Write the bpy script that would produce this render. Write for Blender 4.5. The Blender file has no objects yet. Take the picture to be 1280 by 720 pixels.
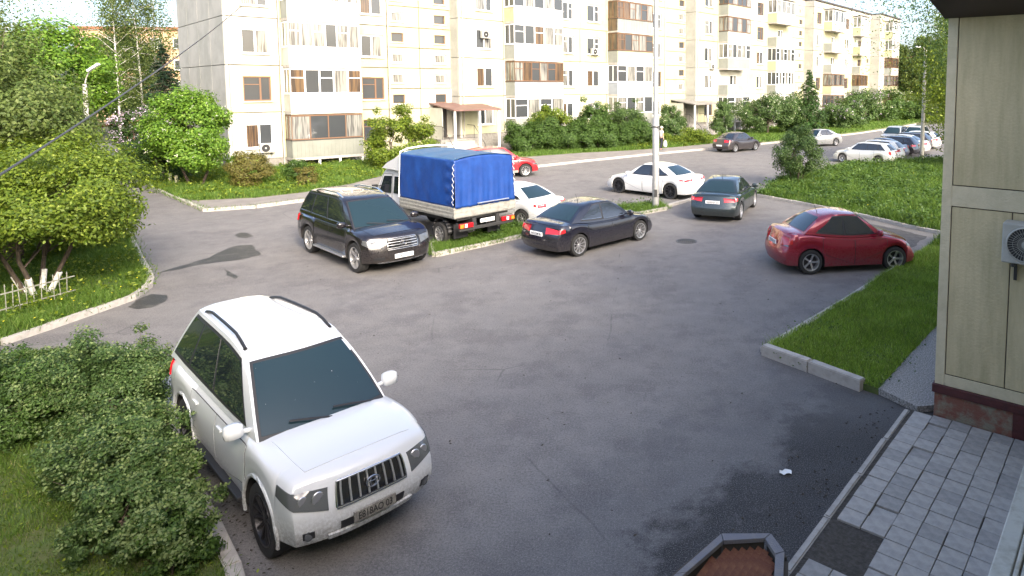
import bpy, math, random
import numpy as np
from mathutils import Vector, Matrix
R = math.radians
rnd = random.Random(7)
nr = np.random.RandomState(11)
scene = bpy.context.scene
C = scene.collection

# ------------------------------------------------------------------ camera
CAM_H = 4.917; F_PX = 823.42; PITCH = 0.0822; SX = 152.4; SY = -184.84
cam_d = bpy.data.cameras.new('camera'); cam = bpy.data.objects.new('camera', cam_d); C.objects.link(cam)
cam.location = (0, 0, CAM_H); cam.rotation_euler = (math.pi / 2 - PITCH, 0, 0)
cam_d.sensor_width = 36; cam_d.lens = F_PX / 1280 * 36
cam_d.shift_x = -SX / 1280; cam_d.shift_y = SY / 1280
cam_d.clip_start = 0.05; cam_d.clip_end = 3000
scene.camera = cam

# ------------------------------------------------------------------ light
SUN_EL = R(31); SUN_DIR = Vector((0.52, -0.85, 0)).normalized()      # towards the sun
world = bpy.data.worlds.new('World'); scene.world = world; world.use_nodes = True
nt = world.node_tree; nt.nodes.clear()
sky = nt.nodes.new('ShaderNodeTexSky'); sky.sky_type = 'NISHITA'; sky.sun_disc = False
sky.sun_elevation = SUN_EL; sky.sun_rotation = math.atan2(SUN_DIR.x, SUN_DIR.y)
sky.dust_density = 4.5; sky.air_density = .75; sky.ozone_density = .6
bg = nt.nodes.new('ShaderNodeBackground'); bg.inputs['Strength'].default_value = 0.15
wo = nt.nodes.new('ShaderNodeOutputWorld')
nt.links.new(sky.outputs[0], bg.inputs[0]); nt.links.new(bg.outputs[0], wo.inputs[0])
sd = bpy.data.lights.new('sun', 'SUN'); sd.energy = .95; sd.angle = R(12); sd.color = (1, 0.92, 0.78)
so = bpy.data.objects.new('sun', sd); C.objects.link(so)
dv = Vector((SUN_DIR.x * math.cos(SUN_EL), SUN_DIR.y * math.cos(SUN_EL), math.sin(SUN_EL)))
so.rotation_euler = dv.to_track_quat('Z', 'Y').to_euler(); so.location = (20, -30, 40)
vs = scene.view_settings; vs.view_transform = 'Standard'; vs.look = 'None'; vs.exposure = 2.1; vs.gamma = 1
scene.render.engine = 'CYCLES'
scene.cycles.use_denoising = True; scene.cycles.max_bounces = 6; scene.cycles.transparent_max_bounces = 8

# ------------------------------------------------------------------ helpers
def GZ(u, v, z=0.0):
    """world point at height z seen at photo position (u, v)"""
    x = (u - 640 - SX) / F_PX; y = -(v - 360 - SY) / F_PX
    cp, sp = math.cos(PITCH), math.sin(PITCH)
    d = (x, cp + y * sp, -sp + y * cp)
    k = (z - CAM_H) / d[2]
    return Vector((d[0] * k, d[1] * k, z))
def G(u, v): return GZ(u, v, 0.0)

def tag(o, label=None, cat=None, group=None, kind=None):
    if label: o['label'] = label
    if cat: o['category'] = cat
    if group: o['group'] = group
    if kind: o['kind'] = kind
    return o
def empty(name, loc=(0, 0, 0), rz=0, label=None, cat=None, group=None, kind=None):
    o = bpy.data.objects.new(name, None); C.objects.link(o)
    o.location = loc; o.rotation_euler = (0, 0, rz); o.empty_display_size = 0.2
    return tag(o, label, cat, group, kind)

class MB:
    """collects shapes, links them as one mesh"""
    def __init__(s): s.v = []; s.f = []; s.m = []
    def add(s, vs, fs, mi=0):
        b = len(s.v); s.v += [tuple(p) for p in vs]; s.f += [tuple(i + b for i in f) for f in fs]; s.m += [mi] * len(fs); return s
    def box(s, x0, x1, y0, y1, z0, z1, mi=0, M=None):
        vs = [(x, y, z) for x in (x0, x1) for y in (y0, y1) for z in (z0, z1)]
        if M is not None: vs = [M @ Vector(p) for p in vs]
        return s.add(vs, [(0, 1, 3, 2), (4, 6, 7, 5), (0, 4, 5, 1), (2, 3, 7, 6), (0, 2, 6, 4), (1, 5, 7, 3)], mi)
    def tube(s, pts, rad, n=8, mi=0, cap=True):
        pts = [Vector(p) for p in pts]
        rr = rad if isinstance(rad, (list, tuple)) else [rad] * len(pts)
        vs = []; fs = []; up = None
        for i, p in enumerate(pts):
            t = (pts[min(i + 1, len(pts) - 1)] - pts[max(i - 1, 0)]).normalized()
            if up is None:
                up = Vector((0, 0, 1)) if abs(t.z) < .9 else Vector((1, 0, 0))
            a = t.cross(up).normalized(); b = t.cross(a).normalized(); up = -b if False else up
            for k in range(n):
                an = 2 * math.pi * k / n
                vs.append(p + (a * math.cos(an) + b * math.sin(an)) * rr[i])
        for i in range(len(pts) - 1):
            for k in range(n):
                k2 = (k + 1) % n
                fs.append((i * n + k, i * n + k2, (i + 1) * n + k2, (i + 1) * n + k))
        if cap: fs.append(tuple(range(n))[::-1]); fs.append(tuple((len(pts) - 1) * n + k for k in range(n)))
        return s.add(vs, fs, mi)
    def lathe(s, prof, n=24, axis='y', mi=0, cen=(0, 0, 0)):
        """prof: (radius, offset along the axis)"""
        vs = []; fs = []
        for r, h in prof:
            for k in range(n):
                a = 2 * math.pi * k / n; c, q = r * math.cos(a), r * math.sin(a)
                p = {'y': (c, h, q), 'z': (c, q, h), 'x': (h, c, q)}[axis]
                vs.append((p[0] + cen[0], p[1] + cen[1], p[2] + cen[2]))
        for i in range(len(prof) - 1):
            for k in range(n):
                k2 = (k + 1) % n; fs.append((i * n + k, i * n + k2, (i + 1) * n + k2, (i + 1) * n + k))
        return s.add(vs, fs, mi)
    def prism(s, poly, z0, z1, mi=0):
        n = len(poly)
        vs = [(p[0], p[1], z0) for p in poly] + [(p[0], p[1], z1) for p in poly]
        fs = [tuple(range(n))[::-1], tuple(range(n, 2 * n))] + [(i, (i + 1) % n, n + (i + 1) % n, n + i) for i in range(n)]
        return s.add(vs, fs, mi)
    def build(s, name, mats, parent=None, smooth=None, loc=None, bevel=0):
        me = bpy.data.meshes.new(name); me.from_pydata(s.v, [], s.f)
        if not isinstance(mats, (list, tuple)): mats = [mats]
        for m in mats: me.materials.append(m)
        if len(mats) > 1: me.polygons.foreach_set('material_index', s.m)
        if smooth: me.shade_smooth(); me.set_sharp_from_angle(angle=R(smooth))
        me.update()
        o = bpy.data.objects.new(name, me); C.objects.link(o)
        if parent is not None: o.parent = parent
        if loc is not None: o.location = loc
        if bevel:
            b = o.modifiers.new('bevel', 'BEVEL'); b.width = bevel; b.segments = 2; b.limit_method = 'ANGLE'
        return o
def fast_mesh(name, V, nper, mat, smooth=False):
    """V: (N, nper, 3) array of loose faces"""
    N = V.shape[0]; me = bpy.data.meshes.new(name)
    me.vertices.add(N * nper); me.vertices.foreach_set('co', np.ascontiguousarray(V, dtype=np.float32).ravel())
    me.loops.add(N * nper); me.loops.foreach_set('vertex_index', np.arange(N * nper, dtype=np.int32))
    me.polygons.add(N); me.polygons.foreach_set('loop_start', np.arange(0, N * nper, nper, dtype=np.int32))
    me.materials.append(mat); me.update(calc_edges=True)
    return me
def link(name, me, parent=None, loc=None):
    o = bpy.data.objects.new(name, me); C.objects.link(o)
    if parent is not None: o.parent = parent
    if loc is not None: o.location = loc
    return o
def copy_tree(o, parent=None):
    c = o.copy(); C.objects.link(c)
    if parent is not None: c.parent = parent
    for ch in list(o.children): copy_tree(ch, c)
    return c

# ------------------------------------------------------------------ materials
def mat(name, col, rough=.6, metal=0, coat=0, spec=None, noise=None, bump=None, emit=None, alpha=None):
    """noise=(scale, second colour, contrast low, high[, detail]); bump=(scale, strength)"""
    m = bpy.data.materials.new(name); m.use_nodes = True; t = m.node_tree; b = t.nodes['Principled BSDF']
    b.inputs['Base Color'].default_value = (*col, 1); b.inputs['Roughness'].default_value = rough
    b.inputs['Metallic'].default_value = metal; b.inputs['Coat Weight'].default_value = coat
    b.inputs['Coat Roughness'].default_value = .05
    if spec is not None: b.inputs['Specular IOR Level'].default_value = spec
    stretch = noise and len(noise) > 5
    if noise or bump: tc = t.nodes.new('ShaderNodeTexCoord')
    if noise:
        n = t.nodes.new('ShaderNodeTexNoise'); n.inputs['Scale'].default_value = noise[0]; n.inputs['Detail'].default_value = noise[4] if len(noise) > 4 else 6
        n.inputs['Roughness'].default_value = .65
        if stretch:
            mp = t.nodes.new('ShaderNodeMapping'); mp.inputs['Scale'].default_value = noise[5]; t.links.new(tc.outputs['Object'], mp.inputs[0]); t.links.new(mp.outputs[0], n.inputs['Vector'])
        else: t.links.new(tc.outputs['Object'], n.inputs['Vector'])
        mr = t.nodes.new('ShaderNodeMapRange'); mr.inputs[1].default_value = noise[2]; mr.inputs[2].default_value = noise[3]
        t.links.new(n.outputs['Fac'], mr.inputs[0])
        mx = t.nodes.new('ShaderNodeMix'); mx.data_type = 'RGBA'
        mx.inputs['A'].default_value = (*col, 1); mx.inputs['B'].default_value = (*noise[1], 1)
        t.links.new(mr.outputs[0], mx.inputs['Factor']); t.links.new(mx.outputs['Result'], b.inputs['Base Color'])
    if bump:
        n2 = t.nodes.new('ShaderNodeTexNoise'); n2.inputs['Scale'].default_value = bump[0]; n2.inputs['Detail'].default_value = 4
        t.links.new(tc.outputs['Object'], n2.inputs['Vector'])
        bp = t.nodes.new('ShaderNodeBump'); bp.inputs['Strength'].default_value = bump[1]; bp.inputs['Distance'].default_value = .02
        t.links.new(n2.outputs['Fac'], bp.inputs['Height']); t.links.new(bp.outputs[0], b.inputs['Normal'])
    return m
def leaf_mat(name, c1, c2, c3=None, trans=.35, rough=.55):
    m = bpy.data.materials.new(name); m.use_nodes = True; t = m.node_tree; b = t.nodes['Principled BSDF']; out = t.nodes['Material Output']
    ge = t.nodes.new('ShaderNodeNewGeometry'); cr = t.nodes.new('ShaderNodeValToRGB')
    e = cr.color_ramp.elements; e[0].color = (*c1, 1); e[1].color = (*c2, 1)
    if c3: x = cr.color_ramp.elements.new(.88); x.color = (*c2, 1); e[2].color = (*c3, 1)
    t.links.new(ge.outputs['Random Per Island'], cr.inputs[0])
    b.inputs['Roughness'].default_value = rough; b.inputs['Specular IOR Level'].default_value = .3
    tr = t.nodes.new('ShaderNodeBsdfTranslucent'); mx = t.nodes.new('ShaderNodeMixShader'); mx.inputs[0].default_value = trans
    gm = t.nodes.new('ShaderNodeMix'); gm.data_type = 'RGBA'; gm.blend_type = 'MULTIPLY'; gm.inputs['Factor'].default_value = 1
    gm.inputs['B'].default_value = (1.45, 1.3, .6, 1)
    t.links.new(cr.outputs[0], b.inputs['Base Color']); t.links.new(cr.outputs[0], gm.inputs['A']); t.links.new(gm.outputs['Result'], tr.inputs[0])
    t.links.new(b.outputs[0], mx.inputs[1]); t.links.new(tr.outputs[0], mx.inputs[2]); t.links.new(mx.outputs[0], out.inputs[0])
    return m

def asphalt_mat():
    m = bpy.data.materials.new('asphalt'); m.use_nodes = True; t = m.node_tree; b = t.nodes['Principled BSDF']
    tc = t.nodes.new('ShaderNodeTexCoord')
    def noise(s, d=6, r=.6, src=None):
        n = t.nodes.new('ShaderNodeTexNoise'); n.inputs['Scale'].default_value = s; n.inputs['Detail'].default_value = d; n.inputs['Roughness'].default_value = r
        t.links.new(src or tc.outputs['Object'], n.inputs['Vector']); return n.outputs['Fac']
    def rng(x, a, bb, lo=0, hi=1):
        q = t.nodes.new('ShaderNodeMapRange'); t.links.new(x, q.inputs[0])
        for i, val in zip((1, 2, 3, 4), (a, bb, lo, hi)): q.inputs[i].default_value = val
        return q.outputs[0]
    def mix(f, a, bb, mode='MIX'):
        q = t.nodes.new('ShaderNodeMix'); q.data_type = 'RGBA'; q.blend_type = mode
        if isinstance(f, float): q.inputs['Factor'].default_value = f
        else: t.links.new(f, q.inputs['Factor'])
        for k, c in (('A', a), ('B', bb)):
            if isinstance(c, tuple): q.inputs[k].default_value = (*c, 1)
            else: t.links.new(c, q.inputs[k])
        return q.outputs['Result']
    def mth(op, a, bb):
        q = t.nodes.new('ShaderNodeMath'); q.operation = op
        for i, c in enumerate((a, bb)):
            if isinstance(c, (int, float)): q.inputs[i].default_value = c
            else: t.links.new(c, q.inputs[i])
        return q.outputs[0]
    base = mix(rng(noise(.35, 5), .35, .68), (.124, .117, .113), (.160, .151, .142))
    base = mix(rng(noise(2.2, 8, .7), .45, .75), base, (.195, .183, .172))
    base = mix(rng(noise(.9, 6, .75), .50, .60, 0, .6), base, (.09, .082, .082))
    grit = noise(95, 2, .8)
    base = mix(rng(grit, .5, .78, 0, .45), base, (.26, .25, .25))
    base = mix(rng(noise(140, 1), .25, .5, .45, 0), base, (.05, .05, .05))
    coarse = noise(34, 6, .85)
    base = mix(rng(coarse, .52, .60, 0, .6), base, (.24, .225, .215))
    base = mix(rng(coarse, .40, .48, .65, 0), base, (.055, .052, .05))
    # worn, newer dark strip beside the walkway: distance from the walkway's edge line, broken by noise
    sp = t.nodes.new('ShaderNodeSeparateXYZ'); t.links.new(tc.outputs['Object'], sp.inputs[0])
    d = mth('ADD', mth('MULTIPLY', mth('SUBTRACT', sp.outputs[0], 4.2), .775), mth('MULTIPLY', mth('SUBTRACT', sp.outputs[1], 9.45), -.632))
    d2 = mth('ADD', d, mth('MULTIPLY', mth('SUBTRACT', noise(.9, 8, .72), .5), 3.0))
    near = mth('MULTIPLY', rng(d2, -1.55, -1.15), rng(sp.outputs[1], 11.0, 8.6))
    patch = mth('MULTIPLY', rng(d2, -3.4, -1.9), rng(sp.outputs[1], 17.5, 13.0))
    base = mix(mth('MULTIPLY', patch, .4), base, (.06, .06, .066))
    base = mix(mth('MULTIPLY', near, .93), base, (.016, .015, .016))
    base = mix(mth('MULTIPLY', rng(noise(60, 4, .9), .53, .60), rng(sp.outputs[1], 12.0, 8.0, 0, .5)), base, (.30, .29, .28))
    # tyre-polished and pale scuffs
    base = mix(mth('MULTIPLY', rng(noise(1.6, 9, .8), .64, .72), .5), base, (.25, .24, .24))
    # cracks
    wv = t.nodes.new('ShaderNodeTexVoronoi'); wv.feature = 'DISTANCE_TO_EDGE'; wv.inputs['Scale'].default_value = .16; 
    mv = t.nodes.new('ShaderNodeMix'); mv.data_type = 'RGBA'; mv.inputs['Factor'].default_value = .12
    nn = t.nodes.new('ShaderNodeTexNoise'); nn.inputs['Scale'].default_value = 1.1; nn.inputs['Detail'].default_value = 8; t.links.new(tc.outputs['Object'], nn.inputs['Vector'])
    t.links.new(tc.outputs['Object'], mv.inputs['A']); t.links.new(nn.outputs['Color'], mv.inputs['B']); t.links.new(mv.outputs['Result'], wv.inputs['Vector'])
    crack = mth('MULTIPLY', rng(wv.outputs['Distance'], .0008, .003, 1, 0), rng(noise(.5, 3), .5, .6))
    base = mix(mth('MULTIPLY', crack, .45), base, (.04, .04, .04))
    t.links.new(base, b.inputs['Base Color'])
    t.links.new(rng(noise(1.2, 5), .3, .7, .72, .92), b.inputs['Roughness'])
    bp = t.nodes.new('ShaderNodeBump'); bp.inputs['Strength'].default_value = .5; bp.inputs['Distance'].default_value = .008
    t.links.new(grit, bp.inputs['Height']); t.links.new(bp.outputs[0], b.inputs['Normal'])
    return m
M = {}
M['asphalt'] = asphalt_mat()
M['patch'] = mat('asphalt_patch', (.045, .043, .042), .85, noise=(3, (.10, .095, .09), .4, .75), bump=(120, .4))
M['pavement'] = mat('pavement', (.17, .155, .14), .9, noise=(1.3, (.23, .21, .19), .4, .7), bump=(90, .4))
M['ground'] = mat('ground', (.05, .065, .025), .95, noise=(.3, (.075, .07, .035), .4, .65))
M['lawn'] = mat('lawn_soil', (.06, .10, .02), .95, noise=(2.5, (.10, .105, .04), .4, .7), bump=(30, .6))
M['kerb'] = mat('kerb_concrete', (.40, .375, .34), .9, noise=(5, (.28, .265, .24), .45, .7), bump=(60, .4))
M['tile'] = mat('paving_tile', (.40, .375, .345), .85, noise=(7, (.27, .26, .245), .4, .7), bump=(130, .3))
M['tile2'] = mat('paving_tile_dull', (.33, .31, .29), .85, noise=(9, (.22, .215, .20), .4, .7), bump=(130, .3))
M['concrete'] = mat('rough_concrete', (.24, .23, .21), .92, noise=(6, (.15, .14, .12), .4, .7), bump=(70, .6))
M['gravel'] = mat('gravelly_concrete', (.40, .385, .365), .95, noise=(45, (.14, .13, .12), .4, .6), bump=(110, .8))
M['soil'] = mat('soil', (.045, .038, .03), .95, noise=(20, (.09, .08, .07), .4, .7), bump=(60, .8))
M['cream'] = mat('cream_panel', (.39, .385, .25), .85, noise=(.9, (.31, .30, .19), .42, .7), bump=(40, .2))
M['white_panel'] = mat('white_panel', (.47, .465, .41), .85, noise=(.9, (.40, .39, .325), .42, .7), bump=(40, .2))
M['yellow_panel'] = mat('yellow_panel', (.41, .40, .235), .85, noise=(.8, (.45, .44, .31), .42, .7), bump=(40, .2))
M['joint'] = mat('panel_joint', (.07, .06, .05), .95)
M['gable'] = mat('gable_panel', (.30, .30, .27), .9, noise=(.6, (.37, .36, .33), .4, .6), bump=(30, .3))
M['greywall'] = mat('grey_painted_sheet', (.26, .27, .24), .7, noise=(1.2, (.21, .22, .20), .4, .7))
M['bluegrey'] = mat('blue_grey_sheet', (.27, .30, .33), .6, noise=(1.2, (.24, .26, .29), .4, .7))
M['greensheet'] = mat('pale_green_sheet', (.21, .22, .19), .7, noise=(1.2, (.17, .18, .155), .4, .7))
M['white'] = mat('white_paint', (.78, .78, .76), .5)
M['pvc'] = mat('white_plastic', (.80, .80, .79), .35)
M['brownframe'] = mat('brown_wood', (.14, .075, .04), .6)
M['rust'] = mat('rusty_steel', (.22, .09, .04), .8, noise=(6, (.12, .06, .04), .4, .7))
M['darkmetal'] = mat('dark_metal', (.05, .05, .05), .5, metal=.3)
M['roofing'] = mat('brown_canopy_sheet', (.13, .07, .06), .6, noise=(2, (.19, .11, .09), .4, .7))
M['greyroof'] = mat('grey_canopy_sheet', (.22, .21, .19), .7, noise=(2, (.15, .14, .13), .4, .7))
M['bitumen'] = mat('bitumen', (.06, .055, .055), .9)
M['brick'] = mat('red_brick', (.34, .15, .09), .9, noise=(4, (.42, .24, .16), .4, .7), bump=(30, .4))
M['glass'] = mat('window_glass', (.045, .05, .055), .08, spec=.8)
M['curtain'] = mat('curtained_glass', (.22, .22, .20), .12, coat=.6, noise=(5, (.06, .06, .06), .42, .62, 2, (2.2, 1, .12)))
M['warmglass'] = mat('brown_curtained_glass', (.12, .075, .04), .12, coat=.6, noise=(4, (.04, .03, .025), .42, .62, 2, (2.2, 1, .12)))
M['tyre'] = mat('tyre_rubber', (.02, .02, .02), .85, bump=(60, .3))
M['alloy'] = mat('alloy', (.55, .55, .56), .3, metal=.8)
M['darkalloy'] = mat('dark_alloy', (.04, .04, .045), .35, metal=.6)
M['black'] = mat('black_plastic', (.018, .018, .02), .5)
M['gloss_black'] = mat('gloss_black', (.01, .01, .012), .12, coat=.5)
M['chrome'] = mat('chrome', (.7, .7, .7), .15, metal=1)
M['carglass'] = mat('car_glass', (.012, .016, .022), .03, spec=1.0, coat=.3)
M['screen'] = mat('windscreen_glass', (.012, .027, .034), .05, spec=.6)
M['lamp_clear'] = mat('headlamp_lens', (.085, .09, .095), .06, coat=1)
M['lens_white'] = mat('white_lens', (.7, .7, .7), .1, coat=1)
M['lamp_red'] = mat('tail_lamp_lens', (.42, .012, .018), .12, coat=1)
M['lamp_orange'] = mat('orange_lens', (.75, .22, .03), .12, coat=1)
M['plate'] = mat('plate_white', (.78, .78, .78), .4)
M['plate_dirty'] = mat('plate_dirty', (.16, .15, .135), .7, noise=(30, (.27, .26, .23), .45, .65))
M['ink'] = mat('plate_ink', (.015, .015, .015), .5)
M['under'] = mat('underbody', (.012, .012, .012), .9)
def paint(name, col, metal=0., rough=.35, dirt=0):
    m = mat(name, col, rough, metal, coat=.7)
    t = m.node_tree; b = t.nodes['Principled BSDF']
    tc = t.nodes.new('ShaderNodeTexCoord'); sp = t.nodes.new('ShaderNodeSeparateXYZ'); t.links.new(tc.outputs['Object'], sp.inputs[0])
    mr = t.nodes.new('ShaderNodeMapRange'); mr.inputs[1].default_value = .75; mr.inputs[2].default_value = .25; t.links.new(sp.outputs[2], mr.inputs[0])
    n = t.nodes.new('ShaderNodeTexNoise'); n.inputs['Scale'].default_value = 28; n.inputs['Detail'].default_value = 8; n.inputs['Roughness'].default_value = .8; t.links.new(tc.outputs['Object'], n.inputs['Vector'])
    nr_ = t.nodes.new('ShaderNodeMapRange'); nr_.inputs[1].default_value = .40; nr_.inputs[2].default_value = .56; t.links.new(n.outputs['Fac'], nr_.inputs[0])
    mu = t.nodes.new('ShaderNodeMath'); mu.operation = 'MULTIPLY'; t.links.new(mr.outputs[0], mu.inputs[0]); t.links.new(nr_.outputs[0], mu.inputs[1])
    m2 = t.nodes.new('ShaderNodeMath'); m2.operation = 'MULTIPLY'; m2.inputs[1].default_value = dirt; t.links.new(mu.outputs[0], m2.inputs[0])
    mx = t.nodes.new('ShaderNodeMix'); mx.data_type = 'RGBA'; mx.inputs['A'].default_value = (*col, 1); mx.inputs['B'].default_value = (.11, .095, .08, 1)
    t.links.new(m2.outputs[0], mx.inputs['Factor']); t.links.new(mx.outputs['Result'], b.inputs['Base Color'])
    ra = t.nodes.new('ShaderNodeMapRange'); ra.inputs[3].default_value = rough; ra.inputs[4].default_value = .8; t.links.new(m2.outputs[0], ra.inputs[0]); t.links.new(ra.outputs[0], b.inputs['Roughness'])
    c2 = t.nodes.new('ShaderNodeMapRange'); c2.inputs[3].default_value = .9; c2.inputs[4].default_value = 0; t.links.new(m2.outputs[0], c2.inputs[0]); t.links.new(c2.outputs[0], b.inputs['Coat Weight'])
    return m
M['p_white'] = paint('white_car_paint', (.60, .62, .64), 0, .3, 1.0)
M['p_white_clean'] = paint('clean_white_car_paint', (.60, .61, .61), 0, .3, .25)
M['p_black'] = paint('black_car_paint', (.006, .006, .012), .0, .25, .25)
M['p_brownblack'] = paint('brown_black_car_paint', (.012, .010, .012), .2, .25, .35)
M['p_teal'] = paint('dark_teal_car_paint', (.03, .045, .05), .5, .25, .35)
M['p_red'] = paint('dark_red_car_paint', (.27, .010, .03), .3, .25, .6)
M['p_brightred'] = paint('bright_red_car_paint', (.45, .01, .018), .1, .3, .2)
M['p_grey'] = paint('graphite_car_paint', (.05, .045, .05), .5, .3, .4)
M['p_silver'] = paint('silver_car_paint', (.48, .49, .48), .6, .3, .3)
M['p_champ'] = paint('pale_silver_car_paint', (.60, .61, .58), .4, .3, .3)
M['p_blue'] = paint('dark_blue_car_paint', (.03, .04, .08), .4, .3, .3)
# ------------------------------------------------------------------ vehicles
def curve(pts, x):
    """smooth (Catmull-Rom style, monotone in x) interpolation through points"""
    xs = [p[0] for p in pts]; ys = [p[1] for p in pts]
    if x <= xs[0]: return ys[0]
    if x >= xs[-1]: return ys[-1]
    for i in range(len(xs) - 1):
        if x <= xs[i + 1]: break
    h = xs[i + 1] - xs[i]; t = (x - xs[i]) / h
    def m(j):
        if j <= 0 or j >= len(xs) - 1: return 0 if len(xs) < 3 else ((ys[min(j + 1, len(xs) - 1)] - ys[max(j - 1, 0)]) / (xs[min(j + 1, len(xs) - 1)] - xs[max(j - 1, 0)]))
        a = (ys[j] - ys[j - 1]) / (xs[j] - xs[j - 1]); b = (ys[j + 1] - ys[j]) / (xs[j + 1] - xs[j])
        return 0 if a * b <= 0 else 2 * a * b / (a + b)
    t2, t3 = t * t, t * t * t
    return (2 * t3 - 3 * t2 + 1) * ys[i] + (t3 - 2 * t2 + t) * h * m(i) + (-2 * t3 + 3 * t2) * ys[i + 1] + (t3 - t2) * h * m(i + 1)
def patch(mb, fn, a0, a1, b0, b1, na=6, nb=4, off=.006, deep=.012, mi=0, quad=None):
    """a slab lying on the surface fn(a, b); quad = four (a, b) corners instead of a rectangle"""
    def ab(s, t):
        if quad is None: return a0 + (a1 - a0) * s, b0 + (b1 - b0) * t
        p = [(1 - s) * (1 - t), s * (1 - t), s * t, (1 - s) * t]
        return sum(w * q[0] for w, q in zip(p, quad)), sum(w * q[1] for w, q in zip(p, quad))
    P = []; N = []
    for j in range(nb + 1):
        for i in range(na + 1):
            a, b = ab(i / na, j / nb); p = fn(a, b); e = 1e-3
            n = (fn(a + e, b) - fn(a - e, b)).cross(fn(a, b + e) - fn(a, b - e))
            n = n.normalized() if n.length > 1e-12 else Vector((0, 0, 1))
            P.append(p); N.append(n)
    cen = Vector((0, 0, .6))
    mid = len(P) // 2
    sg = 1 if N[mid].dot(P[mid] - cen) > 0 else -1
    top = [p + n * sg * off for p, n in zip(P, N)]; bot = [p - n * sg * deep for p, n in zip(P, N)]
    k = na + 1; fs = []
    for j in range(nb):
        for i in range(na):
            q = (j * k + i, j * k + i + 1, (j + 1) * k + i + 1, (j + 1) * k + i)
            fs.append(q if sg > 0 else q[::-1])
    n0 = len(P); ring = list(range(k)) + [j * k + na for j in range(1, nb + 1)] + [nb * k + i for i in range(na - 1, -1, -1)] + [j * k for j in range(nb - 1, 0, -1)]
    for i in range(len(ring)):
        a, b = ring[i], ring[(i + 1) % len(ring)]
        fs.append((a, a + n0, b + n0, b) if sg > 0 else (b, b + n0, a + n0, a))
    mb.add(top + bot, fs, mi)
def lettering(text, size, loc, rot, parent, m, depth=.001, align='CENTER', stretch=1):
    c = bpy.data.curves.new('lettering', 'FONT'); c.body = text; c.size = size; c.align_x = align; c.align_y = 'CENTER'; c.extrude = depth
    c.offset = size * .012
    tmp = bpy.data.objects.new('lettering_curve', c); me = tmp.to_mesh().copy(); bpy.data.objects.remove(tmp); bpy.data.curves.remove(c)
    me.materials.clear(); me.materials.append(m)
    o = bpy.data.objects.new('lettering', me); C.objects.link(o); o.parent = parent; o.location = loc; o.rotation_euler = rot; o.scale = (stretch, 1, 1)
    return o
WHEELS = {}
def wheel_meshes(r, rim_r, w, spokes, rimmat, twin=False):
    key = (round(r, 3), spokes, rimmat, twin)
    if key in WHEELS: return WHEELS[key]
    t = MB(); h = w / 2
    t.lathe([(rim_r, -h * .9), (r * .86, -h), (r * .96, -h * .92), (r, -h * .6), (r, h * .6), (r * .96, h * .92), (r * .86, h), (rim_r, h * .9), (rim_r, -h * .9)], 28)
    tm = t.build('tyre', M['tyre'], smooth=40); me1 = tm.data; bpy.data.objects.remove(tm)
    q = MB(); q.lathe([(rim_r + .004, h * .86), (rim_r + .002, h * .94), (rim_r - .018, h * .9), (rim_r - .03, h * .3), (rim_r - .035, -h * .7)], 28)
    q.lathe([(0, -h * .1), (rim_r - .03, -h * .1)], 28, mi=1)
    if spokes:
        for k in range(spokes):
            a = 2 * math.pi * (k + .5) / spokes
            ww = .34 * rim_r * 5.5 / max(spokes, 5) * .62
            Mx = Matrix.Rotation(a, 4, 'Y')
            vs = []
            for (rr, wd, d) in ((rim_r * .14, ww * .8, h * .58), (rim_r * .6, ww * .72, h * .74), (rim_r - .012, ww * 1.15, h * .86)):
                vs += [Mx @ Vector((rr, d, -wd / 2)), Mx @ Vector((rr, d, wd / 2)), Mx @ Vector((rr, d - .04, wd / 2)), Mx @ Vector((rr, d - .04, -wd / 2))]
            fs = []
            for s_ in (0, 4):
                for e in range(4): fs.append((s_ + e, s_ + (e + 1) % 4, s_ + 4 + (e + 1) % 4, s_ + 4 + e))
            q.add(vs, fs)
        q.lathe([(0, h * .68), (rim_r * .15, h * .66), (rim_r * .2, h * .56), (rim_r * .2, h * .2)], 14)
    else:
        q.lathe([(0, h * .2), (rim_r * .35, h * .2), (rim_r * .4, h * .0), (rim_r * .85, -.0), (rim_r, h * .5)], 20)
    qm = q.build('rim', [M[rimmat], M['black']], smooth=35); me2 = qm.data; bpy.data.objects.remove(qm)
    WHEELS[key] = (me1, me2); return WHEELS[key]

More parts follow.
